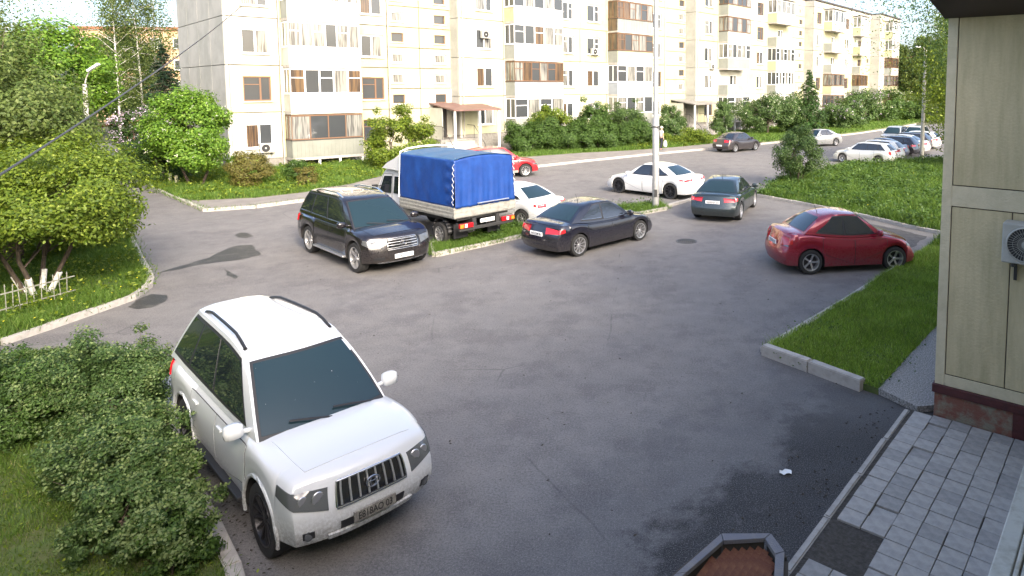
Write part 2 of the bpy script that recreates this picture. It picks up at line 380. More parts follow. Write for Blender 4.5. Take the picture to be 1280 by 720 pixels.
def make_car(name, label, cat, S, group=None):
    """S: dictionary of measures in metres; the origin lies between the axles, x forward"""
    root = empty(name, label=label, cat=cat, group=group)
    wb, W, H, r = S['wb'], S['W'] / 2, S['H'], S['r']
    xf, xr = wb / 2 + S['of'], -(wb / 2 + S['or'])
    top = S['top']; pm = M[S['paint']]
    sill = S.get('sill', .2); R_a = r + S.get('arch', .05); nose = S['nose']; tail = S['tail']
    pf, pr = S.get('pf', .16), S.get('pr', .12)
    def zlow(x):
        z = sill
        if x > wb / 2 + R_a: z = sill + .02 + .03 * (x - wb / 2 - R_a)
        if x < -wb / 2 - R_a: z = sill + .05
        for c in (wb / 2, -wb / 2):
            d = abs(x - c)
            if d < R_a: z = max(z, r + math.sqrt(R_a ** 2 - d * d))
        return z
    def B(x, v, w):
        wf = max(0, (x - (xf - .75)) / .75); wr = max(0, ((xr + .6) - x) / .6)
        Wd = W * (1 - S.get('nf', .13) * wf ** 2.2 - S.get('nr', .09) * wr ** 2.2)
        side = curve([(0, .955), (.3, .995), (.55, 1.0), (.8, .978), (.93, .95), (1, .90)], w)
        zt = curve(top, x); zl = zlow(x)
        flare = 0
        for c in (wb / 2, -wb / 2):
            d = math.hypot(x - c, zl + w * (zt - zl) - r)
            if d < R_a + .14: flare = max(flare, S.get('flare', .012) * (1 - max(0, d - R_a) / .14))
        y = v * (Wd * side + flare)
        z = zl + w * (zt - zl) - (abs(v) ** 3.0) * .055 * (w ** 3) + (S.get('bonnet', .0) * wf * 0)
        z += (1 - v * v) * 0
        xx = x
        if wf > 0: xx -= wf ** 2 * (pf * abs(v) ** 2.6 + curve(nose, w))
        if wr > 0: xx += wr ** 2 * (pr * abs(v) ** 2.6 + curve(tail, w))
        return Vector((xx, y, z))
    xs = set()
    for c in (wb / 2, -wb / 2):
        for k in range(13): xs.add(round(c + R_a * math.cos(math.pi * k / 12), 4))
        xs.add(round(c + R_a + .001, 4)); xs.add(round(c - R_a - .001, 4))
    for k in range(27):
        x = xr + (xf - xr) * k / 26
        if all(abs(x - q) > .035 for q in xs): xs.add(round(x, 4))
    xs |= {xr, xf}
    for k in range(1, 5): xs.add(xf - .6 * (k / 5) ** 2); xs.add(xr + .5 * (k / 5) ** 2)
    xs = sorted(xs); nv, nw = 10, 9
    ws = [k / nw for k in range(nw + 1)]; vsn = [-1 + 2 * k / nv for k in range(nv + 1)]
    mb = MB()
    def sheet(fn, A, Bq, mi, flip):
        V = [fn(a, b) for a in A for b in Bq]; n = len(Bq); fs = []
        for i in range(len(A) - 1):
            for j in range(n - 1):
                q = (i * n + j, i * n + j + 1, (i + 1) * n + j + 1, (i + 1) * n + j); fs.append(q[::-1] if flip else q)
        mb.add(V, fs, mi)
    sheet(lambda x, v: B(x, v, 1), xs, vsn, 0, True)
    sheet(lambda x, v: B(x, v, 0), xs, vsn, 1, False)
    sheet(lambda x, w: B(x, 1, w), xs, ws, 0, False)
    sheet(lambda x, w: B(x, -1, w), xs, ws, 0, True)
    sheet(lambda v, w: B(xf, v, w), vsn, ws, 0, True)
    sheet(lambda v, w: B(xr, v, w), vsn, ws, 0, False)
    # greenhouse shell
    g = S['gh']   # base front x, roof front x, roof rear x, base rear x
    Wb, Wr = S['Wb'], S['Wr']; roof = S['roof']; gc = S.get('gc', (.10, .06))
    def GH(u, v, w):
        xb = g[3] + (g[0] - g[3]) * (u + 1) / 2; xt = g[2] + (g[1] - g[2]) * (u + 1) / 2
        x = xb + (xt - xb) * w
        x -= max(0, u) ** 3 * gc[0] * abs(v) ** 2.2; x += max(0, -u) ** 3 * gc[1] * abs(v) ** 2.2
        x += (.03 * math.sin(math.pi * w)) * (u if abs(u) > .9 else 0)
        zb = curve(top, xb) - .045; zt = curve(roof, xt)
        wd = Wb + (Wr - Wb) * max(0, w) ** 1.25
        wd *= 1 - .05 * max(0, abs(u) - .5) ** 2 * 2
        wd *= 1 - S.get('rt', .05) * (1 - u) / 2 * w
        return Vector((x, v * wd, zb + (zt - zb) * w - .035 * abs(v) ** 4 * w ** 6))
    us = [-1 + 2 * k / 20 for k in range(21)]; ww = [k / 8 for k in range(9)]; vv = [-1 + 2 * k / 10 for k in range(11)]
    V0 = len(mb.v)
    sheet(lambda u, v: GH(u, v, 1), us, vv, 0, True)
    sheet(lambda u, w: GH(u, 1, w), us, ww, 0, False)
    sheet(lambda u, w: GH(u, -1, w), us, ww, 0, True)
    sheet(lambda v, w: GH(1, v, w), vv, ww, 0, True)
    sheet(lambda v, w: GH(-1, v, w), vv, ww, 0, False)
    # wheel wells
    for c in (wb / 2, -wb / 2):
        mb.box(c - R_a, c + R_a, -W * .62, W * .62, sill + .02, r + R_a + .01, 1)
    body = mb.build('body', [pm, M['under']], root)
    bmm = bpy.data.meshes; me = body.data
    import bmesh
    bm = bmesh.new(); bm.from_mesh(me); bmesh.ops.remove_doubles(bm, verts=bm.verts, dist=.0008); bmesh.ops.recalc_face_normals(bm, faces=bm.faces); bm.to_mesh(me); bm.free()
    me.shade_smooth(); me.set_sharp_from_angle(angle=R(38))
    def wz(x, z): zl = zlow(x); return (z - zl) / (curve(top, x) - zl)
    side = lambda sgn: (lambda x, z: B(x, sgn, min(1, max(0, wz(x, z)))))
    frontf = lambda v, z: B(xf, v, min(1, max(0, wz(xf, z))))
    rearf = lambda v, z: B(xr, v, min(1, max(0, wz(xr, z))))
    # doors with seams, handles
    belt = lambda x: curve(top, x) - .10
    def part(nm, m_, fn, par=root, smooth=40, lab=None):
        q = MB(); fn(q); o = q.build(nm, m_, par, smooth=smooth)
        if lab: o['label'] = lab
        return o
    for sgn in (1, -1):
        s_ = side(sgn)
        for (x0, x1) in S['doors']:
            arch_cut = lambda x: max(sill + .04, zlow(x) + .03)
            q = MB(); gp = .012; patch(q, s_, 0, 0, 0, 0, 10, 8, .003, .004, quad=[(x0 - gp, arch_cut(x0) - .01), (x1 + gp, arch_cut(x1) - .01), (x1 + gp, belt(x1) + .04), (x0 - gp, belt(x0) + .04)]); q.build('door_gap', M['black'], root)
            d = part('door', pm, lambda q: patch(q, s_, 0, 0, 0, 0, 10, 8, .006, .004, quad=[(x0, arch_cut(x0)), (x1, arch_cut(x1)), (x1, belt(x1) + .03), (x0, belt(x0) + .03)]))
            hx = x0 + .16; hz = belt(hx) - .09
            part('handle', M['chrome'] if S.get('chrome') else pm, lambda q: patch(q, s_, hx - .07, hx + .09, hz - .014, hz + .014, 3, 2, .028, .0), d)
        if S.get('cladding'):
            q = MB(); patch(q, s_, -wb / 2 + R_a + .02, wb / 2 - R_a - .02, sill + .005, sill + .13, 12, 3, .014, .01); q.build('side_sill', M[S['cladding']], root, smooth=40)
        if S.get('step'):
            q = MB(); q.box(-wb / 2 + R_a + .06, wb / 2 - R_a - .06, sgn * W * .93, sgn * (W + .06), sill + .02, sill + .07); q.build('running_board', M[S['step']], root, bevel=.012)
        # glass of the sides
        for qd in S['glass']:
            q = MB(); fn = lambda u, w: GH(u, sgn, w)
            patch(q, fn, 0, 0, 0, 0, 8, 5, .006, .004, quad=qd); pn = q.build('window', M[S.get('glassmat', 'carglass')], root, smooth=40)
            if S.get('chromeline'):
                q = MB(); a = [fn(qd[0][0] + (qd[1][0] - qd[0][0]) * t, qd[0][1] - .02) + Vector((0, sgn * .012, 0)) for t in (0, .25, .5, .75, 1)]
                q.tube(a, .009, 5); q.build('trim', M['chrome'], root)
        # black surround between the panes
        u0 = min(p[0] for qd in S['glass'] for p in qd); u1 = max(p[0] for qd in S['glass'] for p in qd)
        q = MB(); patch(q, lambda u, w: GH(u, sgn, w), 0, 0, 0, 0, 16, 5, .003, .003, quad=[(S['glass'][0][0][0] - .015, .09), (S['glass'][-1][1][0] + .02, .09), (S['glass'][-1][2][0] + .015, .925), (S['glass'][0][3][0] - .015, .925)])
        q.build('window_surround', M['black'] if S.get('blacksurround', True) else pm, root, smooth=40)
        # mirror
        mx = g[0] - .34 if 'mx' not in S else S['mx']; mz = curve(top, mx) + .07; ms = S.get('ms', 1)
        q = MB(); n = 10
        vs = []; fs = []
        for i in range(7):
            a = -math.pi / 2 + math.pi * i / 6
            for k in range(n):
                b = 2 * math.pi * k / n
                cx = math.copysign(abs(math.cos(b)) ** .45, math.cos(b)); cz = math.copysign(abs(math.sin(b)) ** .45, math.sin(b))
                vs.append((mx + .085 * ms * max(0, math.cos(a)) ** .35 * cx * (1 if cx > 0 else .45), sgn * (W + .085 * ms) + sgn * .115 * ms * math.sin(a), mz + .085 * ms * max(0, math.cos(a)) ** .35 * cz))
        for i in range(6):
            for k in range(n): fs.append((i * n + k, i * n + (k + 1) % n, (i + 1) * n + (k + 1) % n, (i + 1) * n + k))
        q.add(vs, fs); q.tube([(mx, sgn * W * .86, mz - .05), (mx, sgn * (W + .02), mz - .03)], .025, 6)
        mo = q.build('mirror', M[S.get('mirrormat', S['paint'])], root, smooth=60)
        # lamps: a strip wrapping the corner
        def wrap(end, sg):
            def fn(s, z):
                if s <= 1: return B(xf if end > 0 else xr, sg * s, min(1, max(0, wz(xf if end > 0 else xr, z))))
                x = (xf - (s - 1)) if end > 0 else (xr + (s - 1))
                return B(x, sg, min(1, max(0, wz(x, z))))
            return fn
        if S.get('head'):
            v0, s1, za, zb2, zc, zd = S['head']
            q = MB(); patch(q, wrap(1, sgn), 0, 0, 0, 0, 12, 5, .010, .012, quad=[(v0, za), (1 + s1, zc), (1 + s1, zd), (v0, zb2)])
            hl = q.build('headlight', M['lamp_clear'], root, smooth=50)
            if S.get('projectors'):
                for (vv_, zz, rr) in S['projectors']:
                    p = wrap(1, sgn)(vv_, zz); q = MB(); q.lathe([(0, .020), (rr * .7, .016), (rr, .014), (rr * 1.12, .006)], 16, 'x', cen=(p.x, p.y, p.z)); q.build('projector', M['alloy'], hl, smooth=40)
        if S.get('tl'):
            v0, s1, za, zb2, zc, zd = S['tl']
            q = MB(); patch(q, wrap(-1, sgn), 0, 0, 0, 0, 28, 5, .022, .03, quad=[(v0, za), (1 + s1, zc), (1 + s1, zd), (v0, zb2)])
            tl = q.build('tail_light', M['lamp_red'], root, smooth=50)
            q = MB(); z1 = za + (zb2 - za) * .08; z2 = za + (zb2 - za) * .34
            patch(q, wrap(-1, sgn), max(v0 + .05, .55), 1.02, z1, z2, 6, 2, .014, .004); q.build('reversing_lens', M['lamp_clear'], tl, smooth=50)
        if S.get('fog'):
            v0, v1, za, zb2 = S['fog']; q = MB(); patch(q, lambda v, z: wrap(1, sgn)(v, z), v0, v1, za, zb2, 4, 3, .006, .01)
            fo = q.build('fog_lamp', M['black'], root, smooth=50)
            p = wrap(1, sgn)((v0 + v1) / 2, (za + zb2) / 2); q = MB(); q.lathe([(0, .016), (.035, .012), (.05, .006)], 12, 'x', cen=(p.x, p.y, p.z)); q.build('lens', M['lamp_clear'], fo)
        if S.get('archlip'):
            for c in (wb / 2, -wb / 2):
                pts = []
                for k in range(-1, 14):
                    a = math.pi * k / 12.0 if 0 <= k <= 12 else (-.18 if k < 0 else math.pi + .18)
                    x = c + (R_a + .012) * math.cos(a); z = r + (R_a + .012) * math.sin(a)
                    p = side(sgn)(x, z + .015); pts.append((x, p.y + sgn * .004, z))
                q = MB(); q.tube(pts, .022, 6); q.build('wheel_arch_trim', M[S['archlip']], root, smooth=50)
        if S.get('rails'):
            x0, x1 = S['rails']; pts = []
            for k in range(11):
                t = k / 10; x = x0 + (x1 - x0) * t; lift = .06 * min(1, 6 * t, 6 * (1 - t))
                u = 2 * (x - g[2]) / (g[1] - g[2]) - 1; p = GH(u, .9 * sgn, 1); pts.append((x, p.y, p.z + lift))
            q = MB(); q.tube(pts, .021, 7)
            for k in (0, 10): q.tube([pts[k], (pts[k][0], pts[k][1], pts[k][2] - .04)], .03, 6)
            q.build('roof_rail', M[S.get('railmat', 'black')], root, smooth=50)
    # windscreen, rear window, wipers
    q = MB(); patch(q, lambda v, w: GH(1, v, w), 0, 0, 0, 0, 14, 8, .007, .004, quad=[(-.93, .05), (.93, .05), (.90, .93), (-.90, .93)]); ws_ = q.build('windscreen', M['screen'], root, smooth=40)
    q = MB(); patch(q, lambda v, w: GH(1, v, w), 0, 0, 0, 0, 14, 3, .004, .004, quad=[(-.97, .0), (.97, .0), (.95, .97), (-.95, .97)]); q.build('windscreen_surround', M['black'], root, smooth=40)
    for va, vb in ((.72, .12), (.05, -.55)):
        p0 = GH(1, va, .03); p1 = GH(1, vb, .14); n = Vector((.03, 0, .025))
        q = MB(); q.tube([p0 + n, (p0 + p1) / 2 + n * 1.3, p1 + n], .011, 5); q.build('wiper', M['black'], root)
    rw = S.get('rearglass', (.12, .88)); q = MB(); patch(q, lambda v, w: GH(-1, v, w), 0, 0, 0, 0, 12, 6, .006, .004, quad=[(-.86, rw[0]), (.86, rw[0]), (.82, rw[1]), (-.82, rw[1])])
    q.build('rear_window', M['screen'] if S.get('rearblue') else M['carglass'], root, smooth=40)
    # bonnet and boot lid seams
    if S.get('bonnet_x'):
        x0, x1 = S['bonnet_x']
        q = MB(); patch(q, lambda v, x: B(x, v, 1), 0, 0, 0, 0, 12, 8, .008, .003, quad=[(-.84, x0), (.84, x0), (.80, x1), (-.80, x1)]); q.build('bonnet', pm, root, smooth=40)
    if S.get('boot_x'):
        x0, x1 = S['boot_x']; q = MB(); patch(q, lambda v, x: B(x, v, 1), -.8, .8, x0, x1, 8, 4, .007, .003); q.build('boot_lid', pm, root, smooth=40)
    # front furniture
    gr = S.get('grille')
    if gr:
        v1, za, zb2, bars = gr[:4]; q = MB(); patch(q, frontf, -v1, v1, za, zb2, 12, 5, .006, .01); go = q.build('grille', M['gloss_black'], root, smooth=40)
        if bars[0] == 'h':
            for k in range(bars[1]):
                z = za + (zb2 - za) * (k + .5) / bars[1]; q = MB(); patch(q, frontf, -v1 * .96, v1 * .96, z - bars[2], z + bars[2], 10, 1, .022, .0); q.build('grille_bar', M[bars[3]], go, smooth=40)
        else:
            for k in range(bars[1]):
                v = -v1 + 2 * v1 * (k + .5) / bars[1]; q = MB(); patch(q, frontf, v - bars[2], v + bars[2], za + .01, zb2 - .01, 1, 4, .024, .0); q.build('grille_bar', M[bars[3]], go, smooth=40)
        if S.get('grilleframe'):
            q = MB()
            for t in (za - .008, zb2 + .004): q.tube([frontf(-v1 + 2 * v1 * k / 10, t) + Vector((.014, 0, 0)) for k in range(11)], .012, 6)
            for v in (-v1, v1): q.tube([frontf(v, za + (zb2 - za) * k / 4) + Vector((.014, 0, 0)) for k in range(5)], .012, 6)
            q.build('grille_frame', M['chrome'], go, smooth=60)
        em = S.get('emblem')
        if em:
            p = frontf(0, (za + zb2) / 2 + em[2]) + Vector((.034, 0, 0)); q = MB()
            def ell(ry, rz, dy=0, dz=0, t=.006):
                q.tube([(p.x, p.y + dy + ry * math.cos(a), p.z + dz + rz * math.sin(a)) for a in [2 * math.pi * k / 24 for k in range(25)]], t, 6)
            if em[0] == 'ovals': ell(em[1], em[1] * .66, t=.008); ell(em[1] * .36, em[1] * .62); ell(em[1] * .78, em[1] * .26, dz=em[1] * .3)
            if em[0] == 'star':
                ell(em[1], em[1], t=.007)
                for k in range(3):
                    a = math.pi / 2 + 2 * math.pi * k / 3; q.tube([p, (p.x, p.y + em[1] * math.cos(a), p.z + em[1] * math.sin(a))], [.014, .004], 5)
            q.build('emblem', M['chrome'], go, smooth=60)
    for nm, lst, mm in (('bumper_intake', S.get('intakes', []), 'black'), ('bumper_trim', S.get('ftrims', []), S.get('ftrimmat', 'chrome'))):
        for (v0, v1, za, zb2) in lst:
            q = MB(); patch(q, frontf, v0, v1, za, zb2, 12, 2, .006 if nm == 'bumper_intake' else .022, .012); q.build(nm, M[mm], root, smooth=40)
    for (v0, v1, za, zb2, mm) in S.get('rtrims', []):
        q = MB(); patch(q, rearf, v0, v1, za, zb2, 12, 3, .012, .012); q.build('bumper_trim', M[mm], root, smooth=40)
    # plates
    for end, key in ((1, 'fplate'), (-1, 'rplate')):
        pl = S.get(key)
        if not pl: continue
        z, txt, mm = pl[:3]; f = frontf if end > 0 else rearf
        p = f(0, z); q = MB(); q.box(-.012, .012, -.26, .26, -.056, .056)
        tilt = 0
        po = q.build('number_plate', M[mm], root, bevel=.004); po.location = (p.x + end * .02, 0, p.z); po.rotation_euler = (0, 0, 0 if end > 0 else math.pi)
        if txt: lettering(txt, .105, (.0135, 0, -.004), (math.pi / 2, 0, math.pi / 2), po, M['ink'], stretch=pl[3] if len(pl) > 3 else .9)
    if S.get('antenna'):
        u = S['antenna']; p = GH(u, 0, 1); q = MB(); q.tube([p, p + Vector((-.10, 0, .22))], [.010, .003], 5); q.build('antenna', M['black'], root)
    # wheels
    tm, rm = wheel_meshes(r, r * S.get('rimf', .66), S.get('tw', .23), S.get('spokes', 5), S.get('rim', 'alloy'))
    for c in (wb / 2, -wb / 2):
        for sgn in (1, -1):
            o = link('wheel', tm, root, (c, sgn * (W - S.get('tw', .23) / 2 - .012), r))
            st = S.get('steer', 0) if c > 0 else 0
            o.rotation_euler = (0, 0, (math.pi if sgn < 0 else 0) + st)
            link('rim', rm, o)
    for ch in root.children:
        pass
    return root
def place_by_wheels(root, S, rear, front, sgn, fixed=None):
    """rear and front: world points where the wheels of side sgn (+1 left) touch"""
    d = (front - rear); h = math.atan2(d.y, d.x); mid = (front + rear) / 2
    n = Vector((-math.sin(h), math.cos(h), 0)) * sgn
    root.location = mid - n * (S['W'] / 2 - .05); root.location.z = 0; root.rotation_euler = (0, 0, h)
def at(root, x, y, h, s=1, zs=None):
    root.location = (x, y, 0); root.rotation_euler = (0, 0, h); root.scale = (s, s, zs or s)

def SED(**k):
    d = dict(wb=2.7, W=1.78, H=1.46, r=.32, of=.88, paint='p_white', sill=.20, Wb=.80, Wr=.56,
        nose=[(0, .03), (.3, .0), (.6, .04), (1, .15)], tail=[(0, .06), (.35, .0), (.6, .05), (1, .14)],
        head=(.55, .42, .58, .70, .70, .78), tl=(.50, .30, .72, .90, .80, .92), grille=(.38, .56, .68, ('h', 3, .008, 'chrome')),
        intakes=[(-.5, .5, .25, .37)], fog=(.7, .85, .28, .37), fplate=(.44, '', 'plate'), rplate=(.68, '', 'plate'),
        spokes=7, antenna=-.55, nf=.14, nr=.10)
    d['or'] = .93
    d.update(k)
    wb = d['wb']; xf = wb / 2 + d['of']; xr = -(wb / 2 + d['or'])
    d.setdefault('top', [(xr, .88), (xr + .06, .97), (xr + .25, 1.02), (xr + .75, 1.02), (-.8, .95), (0, .92), (wb / 2 - .45, .93), (wb / 2 - .05, .89), (xf - .35, .78), (xf - .1, .71), (xf, .64)])
    d.setdefault('gh', (wb / 2 - .28, .36, -.86, xr + .62))
    d.setdefault('roof', [(-1.3, 1.34), (-.86, 1.405), (-.2, 1.46), (.2, 1.435), (.4, 1.39)])
    d.setdefault('doors', [(-.98, .02), (.04, 1.02)])
    d.setdefault('glass', [[(-.74, .20), (-.04, .14), (-.02, .87), (-.44, .86)], [(.02, .14), (.78, .13), (.80, .86), (.03, .88)]])
    d.setdefault('bonnet_x', (wb / 2 - .25, xf - .12)); d.setdefault('boot_x', (xr + .06, xr + .5))
    return d
def SUV(**k):
    d = dict(wb=2.79, W=1.885, H=1.85, r=.385, of=.90, paint='p_white', sill=.36, Wb=.86, Wr=.66, arch=.07,
        nose=[(0, .05), (.35, .0), (.6, .03), (1, .10)], tail=[(0, .05), (.3, .0), (.6, .03), (1, .05)],
        head=(.60, .42, .74, .93, .92, 1.0), tl=(.72, .22, .85, 1.12, .9, 1.12), grille=(.52, .72, .97, ('v', 6, .03, 'chrome')),
        fplate=(.52, '', 'plate'), spokes=6, rails=(-1.7, .15), nf=.13, nr=.05, pf=.20, flare=.03, tw=.26,
        rearglass=(.15, .85))
    d['or'] = 1.02
    d.update(k)
    wb = d['wb']; xf = wb / 2 + d['of']; xr = -(wb / 2 + d['or'])
    d.setdefault('top', [(xr, 1.10), (xr + .1, 1.16), (0, 1.14), (wb / 2 - .30, 1.15), (wb / 2, 1.14), (xf - .45, 1.08), (xf - .15, 1.03), (xf - .02, .97), (xf, .95)])
    d.setdefault('gh', (wb / 2 - .16, .45, xr + .40, xr + .06))
    d.setdefault('roof', [(xr, 1.74), (xr + .5, 1.81), (-.3, 1.86), (.2, 1.82), (.5, 1.75)])
    d.setdefault('doors', [(-1.0, -.06), (-.04, 1.0)])
    d.setdefault('glass', [[(-.93, .16), (-.50, .15), (-.49, .86), (-.90, .86)], [(-.46, .15), (.12, .14), (.13, .87), (-.45, .87)], [(.16, .14), (.82, .13), (.83, .86), (.17, .88)]])
    d.setdefault('bonnet_x', (wb / 2 - .14, xf - .22)); d.setdefault('boot_x', None)
    return d
def HATCH(**k):
    d = SED(**k)
    wb = d['wb']; xr = -(wb / 2 + d['or']); xf = wb / 2 + d['of']
    if 'top' not in k: d['top'] = [(xr, .92), (xr + .08, 1.0), (-.8, .97), (0, .94), (wb / 2 - .45, .95), (wb / 2 - .05, .90), (xf - .35, .80), (xf - .1, .73), (xf, .64)]
    if 'gh' not in k: d['gh'] = (wb / 2 - .2, .4, xr + .55, xr + .06)
    if 'roof' not in k: d['roof'] = [(xr + .3, 1.36), (xr + .6, 1.43), (-.2, 1.48), (.2, 1.45), (.45, 1.40)]
    d['boot_x'] = None; d['glass'] = [[(-.78, .2), (-.50, .17), (-.50, .84), (-.66, .82)], [(-.46, .16), (.06, .14), (.06, .87), (-.46, .85)], [(.09, .14), (.80, .13), (.82, .86), (.09, .88)]]
    return d

# the white SUV in front
M['speck'] = mat('pale_specks', (.6, .6, .58), .8)
S = SUV(paint='p_white', rim='darkalloy', spokes=12, rimf=.7, archlip='p_white', step='black', cladding=None, projectors=[(.72, .86, .062), (.90, .875, .048)],
    head=(.60, .40, .72, .93, .88, 1.0), grille=(.50, .72, .95, ('v', 8, .012, 'alloy')), grilleframe=True, emblem=('ovals', .085, 0.0),
    intakes=[(-.46, .46, .47, .56)], ftrims=[(-.62, .62, .40, .455)], ftrimmat='p_white', fog=(.78, .92, .47, .55), fplate=(.555, 'E818AO 03', 'plate_dirty', .86), ms=1.0, railmat='black', mx=.92, rt=.22, nr=.12, pf=.13, nf=.085, top=[(-2.415, 1.10), (-2.3, 1.16), (0, 1.14), (1.09, 1.15), (1.39, 1.15), (1.85, 1.11), (2.14, 1.07), (2.26, 1.02), (2.295, .97)], nose=[(0, .06), (.3, .0), (.55, .01), (.8, .05), (1, .09)])
car = make_car('white_suv', 'large white off-road car with muddy front bumper parked nearest the camera', 'car', S)
place_by_wheels(car, S, G(222, 571), G(318, 704), -1); car.scale = (1, .86, 1)

q = MB(); r2 = random.Random(5)                      # seed fluff and splashes on the windscreen and bonnet
wsm = [o for o in car.children if o.name.startswith('windscreen') and 'surround' not in o.name][0].data; bon = [o for o in car.children if o.name.startswith('bonnet')][0].data
for me_, n_, rr in ((wsm, 9, .004), (bon, 10, .005)):
    k = 0
    while k < n_:
        f = me_.polygons[r2.randrange(len(me_.polygons))]
        if f.area < .002: continue
        vs_ = [me_.vertices[i].co for i in f.vertices]; a, b = r2.random(), r2.random(); c = (vs_[0] * (1 - a) + vs_[1] * a) * (1 - b) + (vs_[3] * (1 - a) + vs_[2] * a) * b if len(vs_) == 4 else vs_[0]
        n = f.normal; t = n.orthogonal().normalized(); u_ = n.cross(t); s_ = rr * r2.uniform(.4, 1.3); an = r2.random() * 6
        q.add([c + n * .003 + (t * math.cos(an + j * 1.57) * (1.6 if j % 2 else .5) + u_ * math.sin(an + j * 1.57) * .8) * s_ for j in range(4)], [(0, 1, 2, 3)]); k += 1
o = q.build('dirt_specks', M['speck'], car); o['kind'] = 'stuff'
# the dark estate-sized SUV behind it
S = SUV(wb=3.075, W=1.93, H=1.84, paint='p_brownblack', rim='alloy', spokes=5, rimf=.72, step='alloy', chromeline=True, r=.40, sill=.30,
    head=(.62, .38, .70, .90, .84, .97), grille=(.50, .66, .93, ('h', 4, .007, 'alloy')), grilleframe=True, emblem=('star', .085, 0.0), of=.88,
    intakes=[(-.9, -.6, .40, .48), (.6, .9, .40, .48)], ftrims=[(-.8, .8, .27, .31)], fplate=(.47, 'H087AA 76', 'plate', .8), railmat='chrome', rails=(-1.75, .1))
car = make_car('dark_suv', 'brownish black off-road car with chrome roof rails beside the blue truck', 'car', S)
place_by_wheels(car, S, G(388, 316), G(444, 340.5), -1)

# the black saloon
S = SED(wb=2.65, paint='p_black', r=.325, of=.86, spokes=10, rplate=(.70, 'A472OM 96', 'plate', .8), rearblue=True, tl=(.46, .34, .72, .90, .80, .90), tail=[(0, .08), (.35, .0), (.6, .03), (1, .12)], chromeline=True, rimf=.72, rtrims=[(-.42, .42, .36, .42, 'p_black')])
car = make_car('black_saloon', 'glossy black saloon parked along the grass strip beside the truck', 'car', S)
place_by_wheels(car, S, G(722.3, 320.9), G(801.4, 300.1), -1)

# the white saloon near the lamp post
S = SED(wb=2.83, W=1.84, paint='p_white_clean', r=.34, of=.93, rim='darkalloy', spokes=10, rimf=.78, rearblue=True, tl=(.45, .42, .80, .93, .88, .93), rplate=None, antenna=None, doors=[(-1.0, .05), (.08, 1.08)])
car = make_car('white_saloon', 'white saloon with black wheels parked behind the tall lamp post', 'car', S)
place_by_wheels(car, S, G(837.8, 249.1), G(773.5, 241.2), 1)

# the teal grey saloon seen from behind
S = SED(wb=2.685, W=1.79, paint='p_teal', r=.33, H=1.48, spokes=5, rearblue=True, rplate=(.74, 'K830HA 33', 'plate', .8), tl=(.52, .28, .74, .93, .82, .93), antenna=-.7, chrome=False, rimf=.72)
car = make_car('dark_grey_saloon', 'dark grey green saloon seen from behind beside the kerb', 'car', S)
place_by_wheels(car, S, G(925.4, 274.9), G(942.7, 259), -1)

# dark red saloon
S = SED(wb=2.36, W=1.74, paint='p_red', r=.325, H=1.52, of=.76, spokes=5, rplate=(.76, 'T315CH 33', 'plate', .8), tl=(.60, .22, .74, 1.0, .84, 1.0), rearblue=True, antenna=-.8, rimf=.7, doors=[(-.86, .02), (.04, .92)])
S['or'] = .80
S['top'] = [(-1.98, .96), (-1.90, 1.06), (-1.70, 1.10), (-1.35, 1.10), (-.7, 1.03), (0, .98), (.75, 1.0), (1.1, .96), (1.6, .84), (1.85, .75), (1.95, .66)]
S['gh'] = (.98, .30, -.78, -1.42); S['roof'] = [(-1.2, 1.42), (-.78, 1.49), (-.2, 1.55), (.15, 1.53), (.35, 1.48)]
S['boot_x'] = (-1.9, -1.55); S['bonnet_x'] = (.95, 1.78)
car = make_car('red_saloon', 'dark red saloon with silver wheels alone in the parking bay by the lawn', 'car', S)
place_by_wheels(car, S, G(1016, 343), G(1115, 338.5), -1)

# the white saloon half hidden by the truck
S = SED(wb=2.60, W=1.72, paint='p_white', r=.32, rearblue=True, tl=(.58, .30, .76, .96, .84, .92), rplate=None, antenna=None)
car = make_car('white_saloon', 'white saloon squeezed between the blue truck and the black saloon', 'car', S)
at(car, -4.55, 23.9, R(148), .98)
p = MB(); p.box(-.002, .002, -.42, .42, -.03, .03); 

# bright red crossover behind the truck
S = HATCH(wb=2.65, W=1.8, H=1.62, paint='p_brightred', r=.35, sill=.26, cladding='greywall', spokes=10, rplate=None, antenna=None,
    roof=[(-1.7, 1.50), (-1.3, 1.58), (-.2, 1.64), (.2, 1.61), (.45, 1.56)])
S['top'] = [(x, z + .10) for x, z in S['top']]
car = make_car('red_hatchback', 'bright red hatchback mostly hidden behind the blue truck', 'car', S)
h = math.atan2(2.6, 5.2); f = G(657, 221); car.rotation_euler = (0, 0, h)
car.location = Vector((f.x - math.cos(h) * 1.32 - math.sin(h) * .84, f.y - math.sin(h) * 1.32 + math.cos(h) * .84, 0))

# far saloon on the road
S = SED(wb=2.40, W=1.7, H=1.52, paint='p_grey', r=.31, of=.80, tl=(.52, .3, .74, .96, .84, .94), rplate=(.52, '', 'plate'), antenna=None)
S['or'] = .90
car = make_car('grey_saloon', 'small graphite saloon parked at the far kerb near the second entrance', 'car', S)
place_by_wheels(car, S, G(919.5, 190.6), G(944.0, 188.0), -1)
# silver saloon behind the round tree
S = SED(wb=2.5, paint='p_silver', antenna=None, rplate=None)
car = make_car('silver_saloon', 'silver saloon driving past behind the round tree', 'car', S)
car.location = GZ(1023, 182); car.rotation_euler = (0, 0, R(205)); car.scale = (.92, .92, .95)

